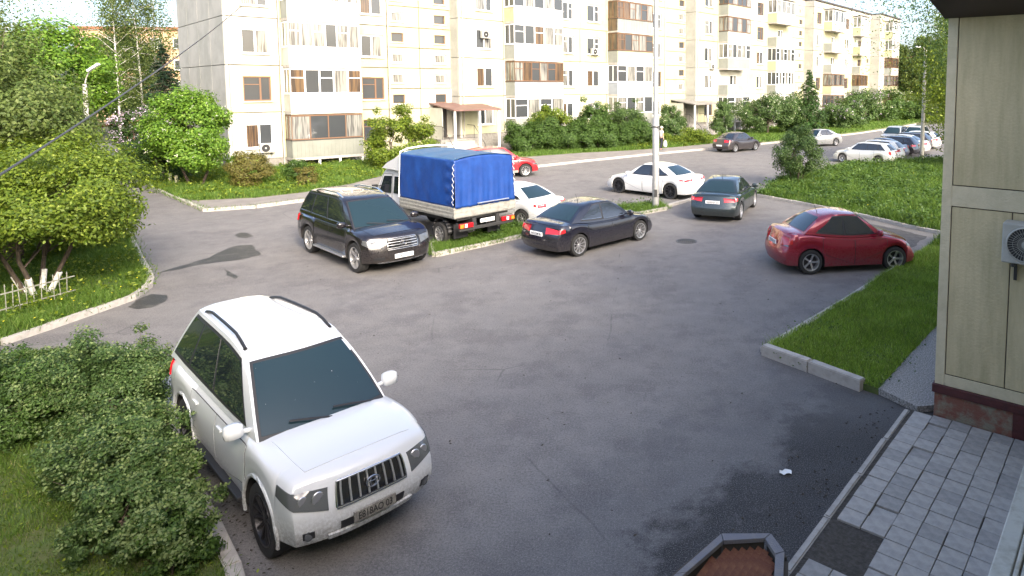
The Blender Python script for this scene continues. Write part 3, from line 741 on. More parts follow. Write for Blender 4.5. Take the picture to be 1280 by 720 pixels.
# the far row
rowp = GZ(1085, 201); n0 = 0
kinds = [('silver_hatchback', 'pale silver hatchback, first of the far parked row', HATCH(wb=2.61, W=1.75, H=1.48, paint='p_champ', antenna=None, tl=(.72, .16, .70, .95, .8, .95), rplate=None), .0),
         ('white_hatchback', 'white crossover parked behind the silver hatchback in the far row', HATCH(wb=2.7, W=1.8, H=1.62, paint='p_white_clean', antenna=None, rplate=None), .1),
         ('blue_saloon', 'dark blue saloon third in the far parked row', SED(wb=2.6, paint='p_blue', antenna=None, rplate=None), .3),
         ('black_hatchback', 'black hatchback fourth in the far parked row', HATCH(wb=2.55, paint='p_black', antenna=None, rplate=None), .1),
         ('white_saloon', 'white saloon fifth in the far row beside the thin lamp post', SED(wb=2.7, paint='p_white_clean', antenna=None, rplate=None), -.1),
         ('grey_hatchback', 'grey hatchback sixth in the far row, behind the lamp post', HATCH(wb=2.6, paint='p_grey', antenna=None, rplate=None), .2),
         ('white_hatchback', 'white hatchback last in the far row beneath the slender trees', HATCH(wb=2.6, paint='p_white_clean', antenna=None, rplate=None), 0)]
hh = math.atan2(.62, -.78)
for k, (nm, lab, S, sh) in enumerate(kinds):
    car = make_car(nm, lab, 'car', S, 'cars parked side by side in the far row')
    car.location = (14.75 + 1.28 * k + (-.78) * sh, 42.0 + 1.75 * k + .62 * sh, 0); car.scale = (.88, .88, .92); car.rotation_euler = (0, 0, hh + rnd.uniform(-.03, .03))
for k, (u, v, pm, nm, lab) in enumerate([(1118, 180, 'p_silver', 'silver_suv', 'silver off-road car facing the camera, left one of two beyond the far row'), (1144, 179.5, 'p_champ', 'silver_suv', 'pale off-road car facing the camera next to the thin lamp post')]):
    S = SUV(paint=pm, rails=None, grille=(.5, .72, .95, ('h', 3, .012, 'alloy')), fplate=None, W=1.85, wb=2.65, H=1.8)
    car = make_car(nm, lab, 'car', S); car.location = GZ(u, v); car.rotation_euler = (0, 0, R(232)); car.scale = (.82, .82, .82)

# ------------------------------------------------------------------ the canvas truck
M['canvas'] = mat('blue_canvas', (.006, .035, .175), .42, noise=(2.2, (.010, .055, .24), .4, .7), bump=(5, .5))
M['canvas_top'] = mat('dull_blue_canvas', (.03, .08, .16), .6, noise=(3, (.045, .11, .20), .4, .7), bump=(5, .5))  # roof canvas: lighter, greyer blue than the sides
M['truckboard'] = mat('grey_truck_board', (.30, .30, .27), .6, noise=(8, (.20, .19, .17), .45, .7))
truck = empty('canvas_truck', label='small lorry with white double cab and bright blue canvas cover', cat='truck')
truck.location = (-4.62, 20.2, 0); truck.rotation_euler = (0, 0, math.atan2(.656, -.755))
BL, BW = 3.05, 1.12
def cl(t, s):                                     # canvas hull: t along the outline over the top, s along the length
    return None
rng2 = np.random.RandomState(3)
def fold(x, y, z): return .006 * math.sin(4.1 * x + 2 * z) + .004 * math.sin(11 * x + 3 * math.sin(2 * z)) + .006 * math.sin(17 * y + 4 * z)
def canvas_sheet(name, fn, na, nb, m_):
    q = MB(); V = [fn(i / na, j / nb) for i in range(na + 1) for j in range(nb + 1)]; F_ = []
    for i in range(na):
        for j in range(nb): a = i * (nb + 1) + j; F_.append((a, a + 1, a + nb + 2, a + nb + 1))
    q.add(V, F_); o = q.build(name, m_, truck, smooth=60)
    sm = o.modifiers.new('thickness', 'SOLIDIFY'); sm.thickness = .004; return o
ZB, ZT = 1.30, 2.72
def side_sheet(sg):
    def f(a, b):
        x = .0 + BL * a; z = ZB + (ZT - ZB) * b; e = fold(x, 0, z) + .010 * math.sin(60 * x) * (1 - b) * .6
        e += .03 * math.exp(-((x - .28) / .12) ** 2) * math.sin(18 * z) * .6
        return (x, sg * (BW + .02 + e - .05 * b), z)
    return f
canvas_sheet('canvas_side', side_sheet(1), 60, 24, M['canvas']); canvas_sheet('canvas_side', side_sheet(-1), 60, 24, M['canvas'])
def rear_sheet(a, b):
    y = -BW + 2 * BW * a; z = ZB - .02 + (ZT - ZB + .10 * (1 - abs(2 * a - 1) ** 2)) * b
    e = .014 * math.sin(14 * y) * (1 - b) + .012 * math.sin(31 * y + 2 * z) * (1 - b)
    return (-.03 - e - .05 * (1 - b) + .05 * b, y * (1 - .045 * b), z)
canvas_sheet('canvas_flap', rear_sheet, 40, 24, M['canvas'])
canvas_sheet('canvas_front', lambda a, b: (BL + .01, (-BW + 2 * BW * a) * (1 - .045 * b), ZB + (ZT - ZB + .10 * (1 - abs(2 * a - 1) ** 2)) * b), 10, 6, M['canvas'])
canvas_sheet('canvas_roof', lambda a, b: (.02 + (BL - .0) * a, (-BW + 2 * BW * b) * .96, ZT + .004 + .10 * (1 - abs(2 * b - 1) ** 2) - .025 * abs(math.sin(math.pi * a * 3)) ** .8 + fold(BL * a, b, 0) * .6), 40, 16, M['canvas_top'])
for sg in (1, -1):                                 # lacing at the rear corners
    q = MB(); pts = [(-.05 + .09 * (k % 2), sg * (BW + .045 - .05 * k / 14), ZB + .08 + (ZT - ZB - .2) * k / 14) for k in range(15)]
    q.tube(pts, .008, 4); q.build('lacing_rope', M['white'], truck)
q = MB(); q.tube([(-.09, -.85, ZB + .05), (-.11, .35, ZB + .05)], .022, 6); q.build('flap_bar', M['alloy'], truck)
for (x0, x1, y0, y1) in ((0, BL, BW - .02, BW + .03), (0, BL, -BW - .03, -BW + .02), (-.04, 0, -BW - .03, BW + .03), (BL, BL + .04, -BW, BW)):
    q = MB(); q.box(x0, x1, y0, y1, .98, 1.30); 
    for z in (1.02, 1.13, 1.24):
        q.box(x0 - .012, x1 + .012, y0 - .012, y1 + .012, z, z + .035)
    q.build('side_board', M['truckboard'], truck)
q = MB(); q.box(.02, BL, -BW + .02, BW - .02, .94, 1.0); q.build('bed_floor', M['truckboard'], truck)
q = MB()
for y in (-.42, .42): q.box(-.05, 5.0, y - .05, y + .05, .62, .90)
for x in (.1, .9, 1.7, 2.5): q.box(x, x + .08, -.95, .95, .86, .94)
q.build('chassis_frame', M['darkmetal'], truck)
q = MB(); q.box(-.10, -.04, -1.0, 1.0, .56, .66); q.box(-.06, 0, -.5, -.44, .5, .9); q.box(-.06, 0, .44, .5, .5, .9); q.build('rear_bumper', M['darkmetal'], truck, bevel=.01)
for sg in (1, -1):
    q = MB(); q.box(-.15, -.07, sg * .78 - .24, sg * .78 + .24, .66, .80); tl = q.build('tail_light', M['lamp_red'], truck, bevel=.01)
    q = MB(); q.box(-.158, -.15, sg * .78 - .02, sg * .78 + .07, .675, .785); q.build('reversing_lens', M['lens_white'], tl)
    q = MB(); q.box(-.158, -.15, sg * .95 - .06, sg * .95 + .06, .675, .785); q.build('indicator_lens', M['lamp_orange'], tl)
    q = MB(); q.box(-.02, .0, sg * .62, sg * 1.05, .30, .62) if False else q.box(.30, .32, sg * .62 - .18, sg * .62 + .32 * 1, .28, .72); q.build('mud_flap', M['black'], truck)
q = MB(); q.box(-.125, -.10, -.26, .26, .74, .855); po = q.build('number_plate', M['plate'], truck)
lettering('H485BX 33', .10, (-.1265, 0, .797), (math.pi / 2, 0, -math.pi / 2), po, M['ink'], stretch=.8)
tm, rm = wheel_meshes(.36, .21, .2, 0, 'darkalloy'); tm2, rm2 = wheel_meshes(.36, .23, .2, 8, 'alloy')
for x, ys in ((.95, (.95, .70)), (4.35, (.88,))):
    for sg in (1, -1):
        for j, yy in enumerate(ys):
            o = link('wheel', tm2, truck, (x, sg * yy, .36)); o.rotation_euler = (0, 0, 0 if sg > 0 else math.pi)
            if j == 0: link('rim', rm2, o)
q = MB(); q.tube([(.95, -.7, .36), (.95, .7, .36)], .06, 8); q.box(.85, 1.05, -.12, .12, .24, .48); q.build('rear_axle', M['darkmetal'], truck)
for sg in (1, -1):
    q = MB(); pts = [(.95 + .45 * math.cos(a), sg * .83, .40 + .45 * math.sin(a)) for a in [math.pi * k / 10 for k in range(11)]]
    for i in range(10):
        a, b = pts[i], pts[i + 1]; q.add([(a[0], a[1] - .17, a[2]), (a[0], a[1] + .17, a[2]), (b[0], b[1] + .17, b[2]), (b[0], b[1] - .17, b[2])], [(0, 1, 2, 3)])
    o = q.build('mudguard', M['black'], truck, smooth=50); sm = o.modifiers.new('t', 'SOLIDIFY'); sm.thickness = .01
# cab: side outline lofted across the width
prof = [(3.16, .55), (3.14, 1.2), (3.16, 1.95), (3.24, 2.10), (3.6, 2.16), (4.2, 2.15), (4.42, 2.08), (4.62, 1.86), (4.92, 1.30), (5.05, 1.20), (5.32, 1.08), (5.48, .92), (5.50, .55), (4.85, .42), (4.78, .65), (4.6, .82), (4.35, .88), (4.1, .82), (3.93, .65), (3.88, .45)]
q = MB(); cols = [(-.93, .04), (-.90, .015), (-.80, 0), (0, -.02), (.80, 0), (.90, .015), (.93, .04)]
def cabp(p, yy, ins):
    x, z = p; c = (4.2, 1.2); k = 1 - ins; f = 1 - .10 * max(0, (z - 1.25) / .9)
    return (c[0] + (x - c[0]) * k, yy * f * 1.03, c[1] + (z - c[1]) * k if z > .5 else z)
n = len(prof); V = [cabp(p, yy, ins) for yy, ins in cols for p in prof]; Fc = []
for i in range(len(cols) - 1):
    for k in range(n): Fc.append((i * n + k, i * n + (k + 1) % n, (i + 1) * n + (k + 1) % n, (i + 1) * n + k))
Fc += [tuple(range(n)), tuple(range((len(cols) - 1) * n, len(cols) * n))[::-1]]
q.add(V, Fc); cab = q.build('cab', M['p_white_clean'], truck, smooth=40)
for sg in (1, -1):
    def sp(x, z, o=.008): f = 1 - .10 * max(0, (z - 1.25) / .9); return (x, sg * (.93 * 1.03 * f + o - .004), z)
    for qd, nm in (([(3.30, 1.32), (3.78, 1.32), (3.78, 1.88), (3.34, 1.90)], 'side_window'), ([(3.96, 1.30), (4.72, 1.28), (4.46, 1.84), (3.96, 1.88)], 'door_window')):
        q = MB(); a = [sp(x, z) for x, z in qd]; b = [sp(x, z, -.02) for x, z in qd]; q.add(a + b, [(0, 1, 2, 3), (0, 4, 5, 1), (1, 5, 6, 2), (2, 6, 7, 3), (3, 7, 4, 0)]); q.build(nm, M['carglass'], truck)
    q = MB(); a = [(3.90, .98), (4.72, 1.0), (4.80, 1.24), (4.50, 1.92), (3.90, 1.95)]
    for i in range(5): q.tube([sp(*a[i], .004), sp(*a[(i + 1) % 5], .004)], .007, 4)
    q.build('door_seam', M['black'], truck)
    q = MB(); q.box(4.60, 4.70, sg * 1.06, sg * 1.24, 1.18, 1.55); q.tube([(4.65, sg * .9, 1.25), (4.65, sg * 1.1, 1.3)], .02, 5); q.tube([(4.65, sg * .88, 1.5), (4.65, sg * 1.1, 1.48)], .02, 5); q.build('mirror', M['black'], truck, bevel=.02)
    q = MB(); q.box(3.98, 4.10, sg * .955, sg * .985, 1.10, 1.14); q.build('door_handle', M['black'], truck)
    q = MB(); q.box(5.35, 5.49, sg * .60, sg * .90, .78, .98); q.build('headlight', M['lamp_clear'], truck, bevel=.02)
q = MB(); q.add([(4.90, -.80, 1.33), (4.90, .80, 1.33), (4.64, .72, 1.87), (4.64, -.72, 1.87)], [(0, 1, 2, 3)]); o = q.build('windscreen', M['carglass'], truck); o.location = (.02, 0, .015)
sm = o.modifiers.new('t', 'SOLIDIFY'); sm.thickness = .008
q = MB(); V = []                                   # white fairing over the cab
for yy, f in ((-1.02, .75), (-.85, .97), (-.4, 1), (.4, 1), (.85, .97), (1.02, .75)):
    for x, z in ((4.35, 2.14), (4.0, 2.14 + .28 * f), (3.5, 2.14 + .52 * f), (3.14, 2.14 + .66 * f), (3.12, 2.12)): V.append((x, yy, z))
Fc = [];
for i in range(5):
    for k in range(4): Fc.append((i * 5 + k, i * 5 + k + 1, (i + 1) * 5 + k + 1, (i + 1) * 5 + k))
q.add(V, Fc + [(0, 1, 2, 3, 4), (25, 26, 27, 28, 29)]); q.build('roof_fairing', M['p_white_clean'], truck, smooth=40)
q = MB(); q.tube([(3.08, y, 1.3 if abs(y) > 1.1 else 2.90 - .10 * (abs(y) / 1.0) ** 4) for y in (-1.14, -1.05, -.8, -.3, .3, .8, 1.05, 1.14)], .03, 8); q.build('front_hoop', M['white'], truck, smooth=60)
# ------------------------------------------------------------------ ground, roads, lawns
def flat(name, pts, z, m_, kind='structure', thick=0, label=None):
    import bmesh
    bm = bmesh.new(); vs_ = [bm.verts.new((p[0], p[1], z)) for p in pts]; f = bm.faces.new(vs_)
    bm.normal_update()
    if f.normal.z < 0: f.normal_flip()
    if thick:
        r_ = bmesh.ops.extrude_face_region(bm, geom=[f]); vv = [e for e in r_['geom'] if isinstance(e, bmesh.types.BMVert)]
        for v in vv: v.co.z = z - thick
        bmesh.ops.recalc_face_normals(bm, faces=bm.faces)
    bmesh.ops.triangulate(bm, faces=bm.faces)
    me = bpy.data.meshes.new(name); bm.to_mesh(me); bm.free(); me.materials.append(m_)
    o = link(name, me); o['kind'] = kind
    if label: o['label'] = label
    return o
def dense(pts, step=.5, jit=0, seed=0):
    r_ = random.Random(seed); out = []
    for i, p in enumerate(pts):
        q = pts[(i + 1) % len(pts)]; p = Vector(p[:2]); q = Vector(q[:2]); n = max(1, int((q - p).length / step)); nn = Vector((-(q - p).y, (q - p).x)).normalized()
        for k in range(n):
            x = p.lerp(q, k / n) + nn * r_.uniform(-jit, jit); out.append((x.x, x.y))
    return out
g = MB(); g.add([(-900, -60, -.03), (900, -60, -.03), (900, 1600, -.03), (-900, 1600, -.03)], [(0, 1, 2, 3)]); o = g.build('ground', M['ground']); o['kind'] = 'structure'
road = flat('road', [(-70, -14), (60, -14), (60, 60), (75, 105), (62, 108), (40, 86), (12, 56), (6.5, 51.8), (1.0, 47), (-3.3, 42.6), (-6, 39.7), (-10.6, 37.8), (-12.2, 31.6), (-14, 27.9), (-15.3, 26.6), (-16.8, 25.8), (-19.6, 28.6), (-26, 34.9), (-30, 42), (-38, 52), (-44, 58), (-48, 54), (-70, 30)], 0, M['asphalt'])
KERB = {}
def kerb(pts, zt=.11, w=.15, L=1.0, closed=False, m_=None, name='kerb', h=None):
    h = h or zt + .05
    root = empty(name, (pts[0][0], pts[0][1], 0), kind='structure'); k_ = (round(h, 2), round(w, 2))
    if k_ not in KERB:
        q = MB(); q.box(-.494, .494, -w / 2, w / 2, -h, 0); o_ = q.build('kerb_stone', m_ or M['kerb']); KERB[k_] = o_.data
        bpy.data.objects.remove(o_)
        import bmesh
        bm = bmesh.new(); bm.from_mesh(KERB[k_]); bmesh.ops.bevel(bm, geom=[e for e in bm.edges if all(v.co.z > -.001 for v in e.verts)], offset=.015, segments=2, affect='EDGES'); bm.to_mesh(KERB[k_]); bm.free()
    P = list(pts) + ([pts[0]] if closed else [])
    for a, b in zip(P[:-1], P[1:]):
        a = Vector((a[0], a[1], 0)); b = Vector((b[0], b[1], 0)); d = b - a; n = max(1, round(d.length / L)); an = math.atan2(d.y, d.x)
        for i in range(n):
            c = a.lerp(b, (i + .5) / n) - Vector((pts[0][0], pts[0][1], 0)); o_ = link('kerb_stone', KERB[k_], root, (c.x + rnd.uniform(-.008, .008), c.y + rnd.uniform(-.008, .008), zt + rnd.uniform(-.008, .006)))
            o_.scale = (d.length / n, 1, 1); o_.rotation_euler = (rnd.uniform(-.02, .02), rnd.uniform(-.008, .008), an + rnd.uniform(-.008, .008))
    return root
g2 = lambda *p: [tuple(G(*q)[:2]) for q in p]
LAWNS = {}
def lawn(key, pts, z=.09):
    LAWNS[key] = (pts, z); return flat('lawn', pts, z, M['lawn'], thick=.12)
# left lawn with the whitewashed tree
k1 = g2((-160, 462), (0, 432), (60, 412), (120, 391), (165, 375), (186, 360), (189, 352), (184, 340), (172, 318), (158, 290), (150, 262), (140, 236), (147, 212))
lawn('left', k1 + [(-34, 44), (-60, 40), (-60, 8), (-20, 3)]); kerb(k1, .12)
# lawn in front of the flats
k2 = g2((172, 219), (180, 228), (192, 236), (224, 250.5), (243, 258.5), (256, 264.5), (320, 260), (380, 252), (440, 241), (475, 235))
front2 = k2[:4] + g2((246, 253.5), (320, 250), (380, 243), (440, 232), (478, 222), (540, 196))
lawn('flats', front2 + [(-13, 46.5), (-17, 43.0), (-22.5, 37.7), (-27, 42.5), (-34, 50), (-38, 48)], .11); kerb(k2 + g2((560, 214), (668, 209.5)), .12)
flat('pavement', k2[3:] + g2((560, 214), (668, 209.5), (700, 206), (690, 196), (620, 200), (540, 195.5), (478, 222), (440, 232), (380, 243), (320, 250), (246, 253.5)), .095, M['pavement'], thick=.1)
k3 = g2((668, 209.5), (700, 206), (729, 202.5), (770, 198.2), (811, 194), (850, 190.3), (896, 186))
kerb(k3, .13); hb = g2((673, 196.8), (730, 192.6), (790, 189.6), (850, 185), (900, 180))
flat('pavement', k3 + [(10.5, 55.4)] + hb[::-1], .10, M['pavement'], thick=.1)
lawn('hedge', hb + [(9.5, 57.5), (8, 68), (5, 66), (-2, 57.5), (-12, 46.5), (-9, 44.5)], .12)
kerb([(10.6, 55.2), (17, 61), (23.4, 68), (30, 76), (36, 84)], .13)
lawn('far', [(11, 56.2), (17, 62.2), (23.4, 69.2), (30, 77.2), (38, 88), (46, 97), (48, 108), (36, 100), (22, 84), (7, 66)], .12)
# island at the right with its parking bay
k4 = g2((868, 249.5), (905, 246.5), (946, 245.5), (1016, 258.4), (1073, 270), (1130, 283.6), (1186, 295), (1120, 339), (1060, 378), (1005, 411), (955, 441.5))
kerb(k4[2:], .12); kerb(g2((955, 442.5), (1078, 488)), .20, .17, m_=M['kerb'], L=1.0)
k5 = g2((946, 244), (975, 226), (1027, 215.8), (1066, 208.5), (1095, 206), (1124, 202), (1151, 200))
lawn('right', k4[2:] + g2((1078, 487), (1098, 494), (1178, 405)) + [(9.2, 17.0), (12.5, 20.5), (40, 30), (58, 50), (26, 46)] + k5[::-1][:-1], .10)
kerb(k5 + [(26, 46.5)], .11)
flat('blind_area', g2((1098, 494), (1178, 405)) + [(9.2, 17.0), (11, 16), (4.6, 9.6), tuple(G(1146, 517)[:2])], .112, M['gravel'], thick=.1)
# strip with the truck and the lamp post
k6 = g2((543, 321), (600, 309), (650, 297.5), (735, 281), (832, 262.5), (824, 256), (735, 268), (650, 283), (560, 300), (541, 308))
lawn('strip', k6, .10); kerb(k6, .13, closed=True); kerb(g2((834, 259), (868, 249.5), (905, 246.5), (944, 246)), .11)
# lawn at the bottom left
k7 = g2((214, 500), (222, 560), (240, 612), (266, 664), (292, 720)) + [(-2.7, 4.6), (-1.7, 3.2)]
k7b = g2((-200, 470), (0, 448), (100, 442), (180, 446), (206, 470))
lawn('near', k7b + k7 + [(-2.2, -8), (-40, -8), (-40, 9)], .10); kerb(k7b[2:] + k7, .13)
# dark wet patches and repairs in the asphalt
def px_poly(name, pts, z, m_, jit=.04, seed=1): return flat(name, dense(g2(*pts), .22, jit, seed), z, m_)
M['wet'] = mat('wet_asphalt', (.032, .030, .026), .5, noise=(2.2, (.085, .08, .07), .50, .72), bump=(100, .5))
px_poly('asphalt_patch', [(197, 341), (225, 333), (245, 326.5), (262, 322), (280, 312), (297, 307), (317, 306), (319, 312), (327, 319), (305, 324), (280, 327), (250, 331), (225, 337)], .004, M['wet'])
px_poly('asphalt_patch', [(294, 294), (300, 291), (310, 291), (317, 295), (308, 297.5), (298, 297)], .004, M['wet'], .03, 2)
px_poly('asphalt_patch', [(280, 336), (290, 341), (298, 346), (292, 349), (284, 344)], .004, M['wet'], .03, 3)
px_poly('asphalt_patch', [(158, 384), (175, 372), (192, 367), (209, 369), (205, 377), (190, 384), (170, 387)], .004, M['wet'], .05, 4)
px_poly('asphalt_patch', [(1060, 276), (1110, 284), (1160, 296), (1130, 316), (1085, 312), (1065, 292)], .004, M['patch'], .06, 5)
# manhole
mh = empty('manhole_cover', G(858, 301.5), label='round iron manhole cover in the middle of the asphalt yard', cat='manhole cover')
q = MB(); q.lathe([(0, .006), (.30, .006), (.31, .010), (.33, .010), (.34, .002)], 28, 'z'); q.build('frame_ring', M['darkmetal'], mh, smooth=30)
q = MB()
for i in range(-4, 5):
    for j in range(-4, 5):
        if math.hypot(i, j) < 4.3: q.box(i * .06 - .018, i * .06 + .018, j * .06 - .018, j * .06 + .018, .006, .012)
q.build('tread_pattern', M['darkmetal'], mh)
pp = G(982, 592); q = MB(); V = []
for i in range(5):
    for j in range(4): V.append((i * .035 - .07 + rnd.uniform(-.01, .01), j * .03 - .045 + rnd.uniform(-.01, .01), .006 + rnd.uniform(0, .035)))
q.add(V, [(i * 4 + j, i * 4 + j + 1, (i + 1) * 4 + j + 1, (i + 1) * 4 + j) for i in range(4) for j in range(3)])
o = q.build('paper_scrap', M['white'], loc=pp); tag(o, 'crumpled scrap of white paper lying on the dark asphalt', 'litter'); sm = o.modifiers.new('t', 'SOLIDIFY'); sm.thickness = .001
# tiny litter and stones scattered over the yard
# ------------------------------------------------------------------ the near building and its walkway
E1 = Vector((.79, -.613, 0)).normalized(); E2 = Vector((-E1.y, E1.x, 0)); O1 = Vector((4.30, 9.47, 0)); A1 = math.atan2(E1.y, E1.x)
def NL(x, y, z=0): return O1 + E1 * x + E2 * y + Vector((0, 0, z))
walk = empty('walkway', O1, A1, kind='structure')
q = MB(); q.box(-.16, 3.0, -9.5, -.0, -.1, .056); q.build('bed', M['soil'], walk)
T = .262; q = MB(); q.box(-T / 2 + .005, T / 2 - .005, -T / 2 + .005, T / 2 - .005, -.03, 0, 0); to = q.build('paving_tile', M['tile'], walk); tme = to.data; bpy.data.objects.remove(to)
import bmesh
bm = bmesh.new(); bm.from_mesh(tme); bmesh.ops.bevel(bm, geom=[e for e in bm.edges if all(v.co.z > -.001 for v in e.verts)], offset=.004, segments=1, affect='EDGES'); bm.to_mesh(tme); bm.free()
tme2 = tme.copy(); tme2.materials.clear(); tme2.materials.append(M['tile2'])
miss = {(0, 12), (1, 12), (1, 13), (0, 13), (1, 14), (0, 14)}
for j in range(26):
    for i in range(7):
        if (i, j) in miss: continue
        z = .082 + rnd.uniform(-.003, .003) - (.02 if rnd.random() < .04 else 0)
        o = link('paving_tile', tme if rnd.random() < .68 else tme2, walk, (-.10 + (i + .5) * T + rnd.uniform(-.004, .004), -.03 - (j + .5) * T + rnd.uniform(-.004, .004), z))
        o.rotation_euler = (rnd.uniform(-.008, .008), rnd.uniform(-.008, .008), rnd.uniform(-.008, .008))
for x, y, a in ():
    o = link('paving_tile', tme, walk, (x, y, .10)); o.rotation_euler = (.05, -.06, a)
kerb([tuple(NL(-.20, -.05 - .0)[:2]), tuple(NL(-.20, -9.5)[:2])], .075, .08, 1.0, h=.13)
# wall panels
M['near_panel'] = mat('olive_plaster', (.58, .50, .31), .85, noise=(3.2, (.43, .375, .22), .38, .68, 6, (1.6, 1, .22)), bump=(28, .5))
M['near_band'] = mat('pale_plaster_band', (.62, .55, .38), .85, noise=(5, (.52, .465, .31), .4, .7), bump=(40, .5))
M['maroon'] = mat('maroon_paint', (.085, .022, .022), .6, noise=(9, (.05, .015, .015), .4, .7), bump=(20, .6))
M['plinth'] = mat('patchy_red_plinth', (.20, .085, .06), .9, noise=(4.5, (.22, .20, .15), .45, .6), bump=(30, .8))
M['eave'] = mat('dark_brown_boards', (.035, .02, .018), .6)
nb = empty('near_building', O1 + E1 * .16, A1, label='olive plastered low building with dark eave at the right edge', cat='building')
q = MB(); q.box(.03, 16, .06, 8.5, 0, 6.1); q.box(3.25, 16, -26, .06, 0, 6.4); q.box(-26, 3.2, -26, -14.2, 0, 7.4); q.build('wall', M['near_panel'], nb)  # last two boxes: unseen masses added to shade the yard and darken reflections
q = MB(); q.box(.005, 3.2, .03, .058, .5, 5.9); q.build('joint_backing', M['joint'], nb)
def nbox(name, m_, x0, x1, z0, z1, y0=.0, y1=.03, bev=.004): q = MB(); q.box(x0, x1, y0, y1, z0, z1); return q.build(name, m_, nb, bevel=bev)
nbox('wall_panel', M['near_panel'], .14, .888, .735, 3.195, .012); nbox('wall_panel', M['near_panel'], .902, 3.2, .735, 3.195, .012); nbox('wall_panel', M['near_panel'], .14, 3.2, 3.515, 5.9, .012)
nbox('trim_band', M['near_band'], 0, .128, .56, 5.9, 0.0); nbox('trim_band', M['near_band'], .130, 3.2, .56, .72, .0); nbox('trim_band', M['near_band'], .130, 3.2, 3.21, 3.50, .0)
q = MB(); q.box(-.004, .128, .032, 8.5, .56, 5.9); q.build('corner_trim', M['near_band'], nb)
q = MB(); q.box(-.03, 3.2, -.03, .05, .43, .558); q.box(-.03, .03, .05, 8.5, .43, .558); q.build('plinth_ledge', M['maroon'], nb, bevel=.01)
q = MB(); q.box(-.0, 1.02, .0, .058, .0, .428); q.box(.0, .03, .06, 8.5, 0, .428); q.build('plinth', M['plinth'], nb, bevel=.01)
q = MB(); q.box(1.022, 3.2, -.015, .058, .0, .428); q.build('plinth_end', M['maroon'], nb)
q = MB(); q.add([NL(*p) - O1 for p in ((-.02, .0, 5.86), (16, .0, 5.86), (16, -1.0, 6.10), (-.02, -1.0, 6.10), (-.02, .0, 6.2), (16, .0, 6.2), (16, -1.0, 6.3), (-.02, -1.0, 6.3))] and
    [(-.05, .0, 5.86), (3.3, .0, 5.86), (3.3, -1.3, 6.12), (-.05, -1.3, 6.12), (-.05, .0, 6.2), (3.3, .0, 6.2), (3.3, -1.3, 6.3), (-.05, -1.3, 6.3)], [(0, 3, 2, 1), (4, 5, 6, 7), (0, 1, 5, 4), (1, 2, 6, 5), (2, 3, 7, 6), (3, 0, 4, 7)])
q.build('eave', M['eave'], nb)
q = MB(); q.box(-.35, 16.3, .01, 8.9, 6.2, 6.35); q.box(2.75, 16.3, -26.3, .0, 6.4, 6.55); q.build('roof', M['bitumen'], nb)  # second slab only caps the added, unseen shading mass
# air conditioner
def aircon(loc, rz, label, s=1, parent=None, group=None, fine=False):
    r_ = empty('air_conditioner', loc, rz, label, 'air conditioner', group); r_.scale = (s, s, s)
    q = MB(); q.box(-.39, .39, -.30, 0, 0, .55); q.build('casing', M['aircase'], r_, bevel=.02)
    q = MB(); q.lathe([(0, -.303), (.225, -.303)], 28, 'y', cen=(-.1, 0, .275)); q.build('fan_recess', M['black'], r_)
    q = MB(); q.lathe([(0, -.318), (.05, -.316), (.055, -.306)], 16, 'y', cen=(-.1, 0, .275)); q.lathe([(.222, -.306), (.228, -.318), (.24, -.31), (.245, -.302)], 28, 'y', cen=(-.1, 0, .275))
    if fine:
        for k in range(36):
            a = 2 * math.pi * k / 36; q.tube([(-.1 + .05 * math.cos(a), -.312, .275 + .05 * math.sin(a)), (-.1 + .225 * math.cos(a + .25), -.312, .275 + .225 * math.sin(a + .25))], .0022, 4)
        for rr in (.1, .16): q.tube([(-.1 + rr * math.cos(t), -.312, .275 + rr * math.sin(t)) for t in [2 * math.pi * k / 28 for k in range(29)]], .002, 4)
    q.build('fan_grille', M['aircase'], r_)
    q = MB()
    for x in (-.25, .25): q.box(x - .02, x + .02, -.28, .03, -.05, -.002); q.box(x - .02, x + .02, .0, .03, -.3, 0)
    q.build('bracket', M['darkmetal'], r_); return r_
M['aircase'] = mat('aged_white_casing', (.42, .42, .38), .6, noise=(6, (.34, .34, .30), .4, .7))
ac = aircon(NL(1.37, -.035, 2.58), A1, 'grey white fan unit of an air conditioner on the olive wall', .97, fine=True)
# porch ledge along the walkway
M['ledge'] = mat('weathered_white_metal', (.50, .50, .45), .5, noise=(7, (.36, .35, .30), .45, .65))
M['stucco'] = mat('rough_stucco', (.27, .26, .20), .95, noise=(8, (.20, .19, .15), .4, .7), bump=(60, .9))
pw = empty('porch_parapet', O1, A1, label='low stucco porch parapet with white metal ledge beside the tiled walk', cat='parapet')
q = MB(); q.box(1.62, 3.2, -9.6, -1.0, .1, .5); q.build('stucco_slab', M['stucco'], pw)
for nm, x0, x1, z in (('ledge_strip', 1.50, 1.66, .53), ('ledge_strip', 1.68, 1.72, .56), ('ledge_strip', 1.735, 1.84, .55), ('ledge_strip', 1.88, 2.05, .53)):
    q = MB(); q.box(x0, x1, -9.6, -1.0, .08, z); q.build(nm, M['ledge'] if x0 < 1.8 else M['stucco'], pw, bevel=.012)
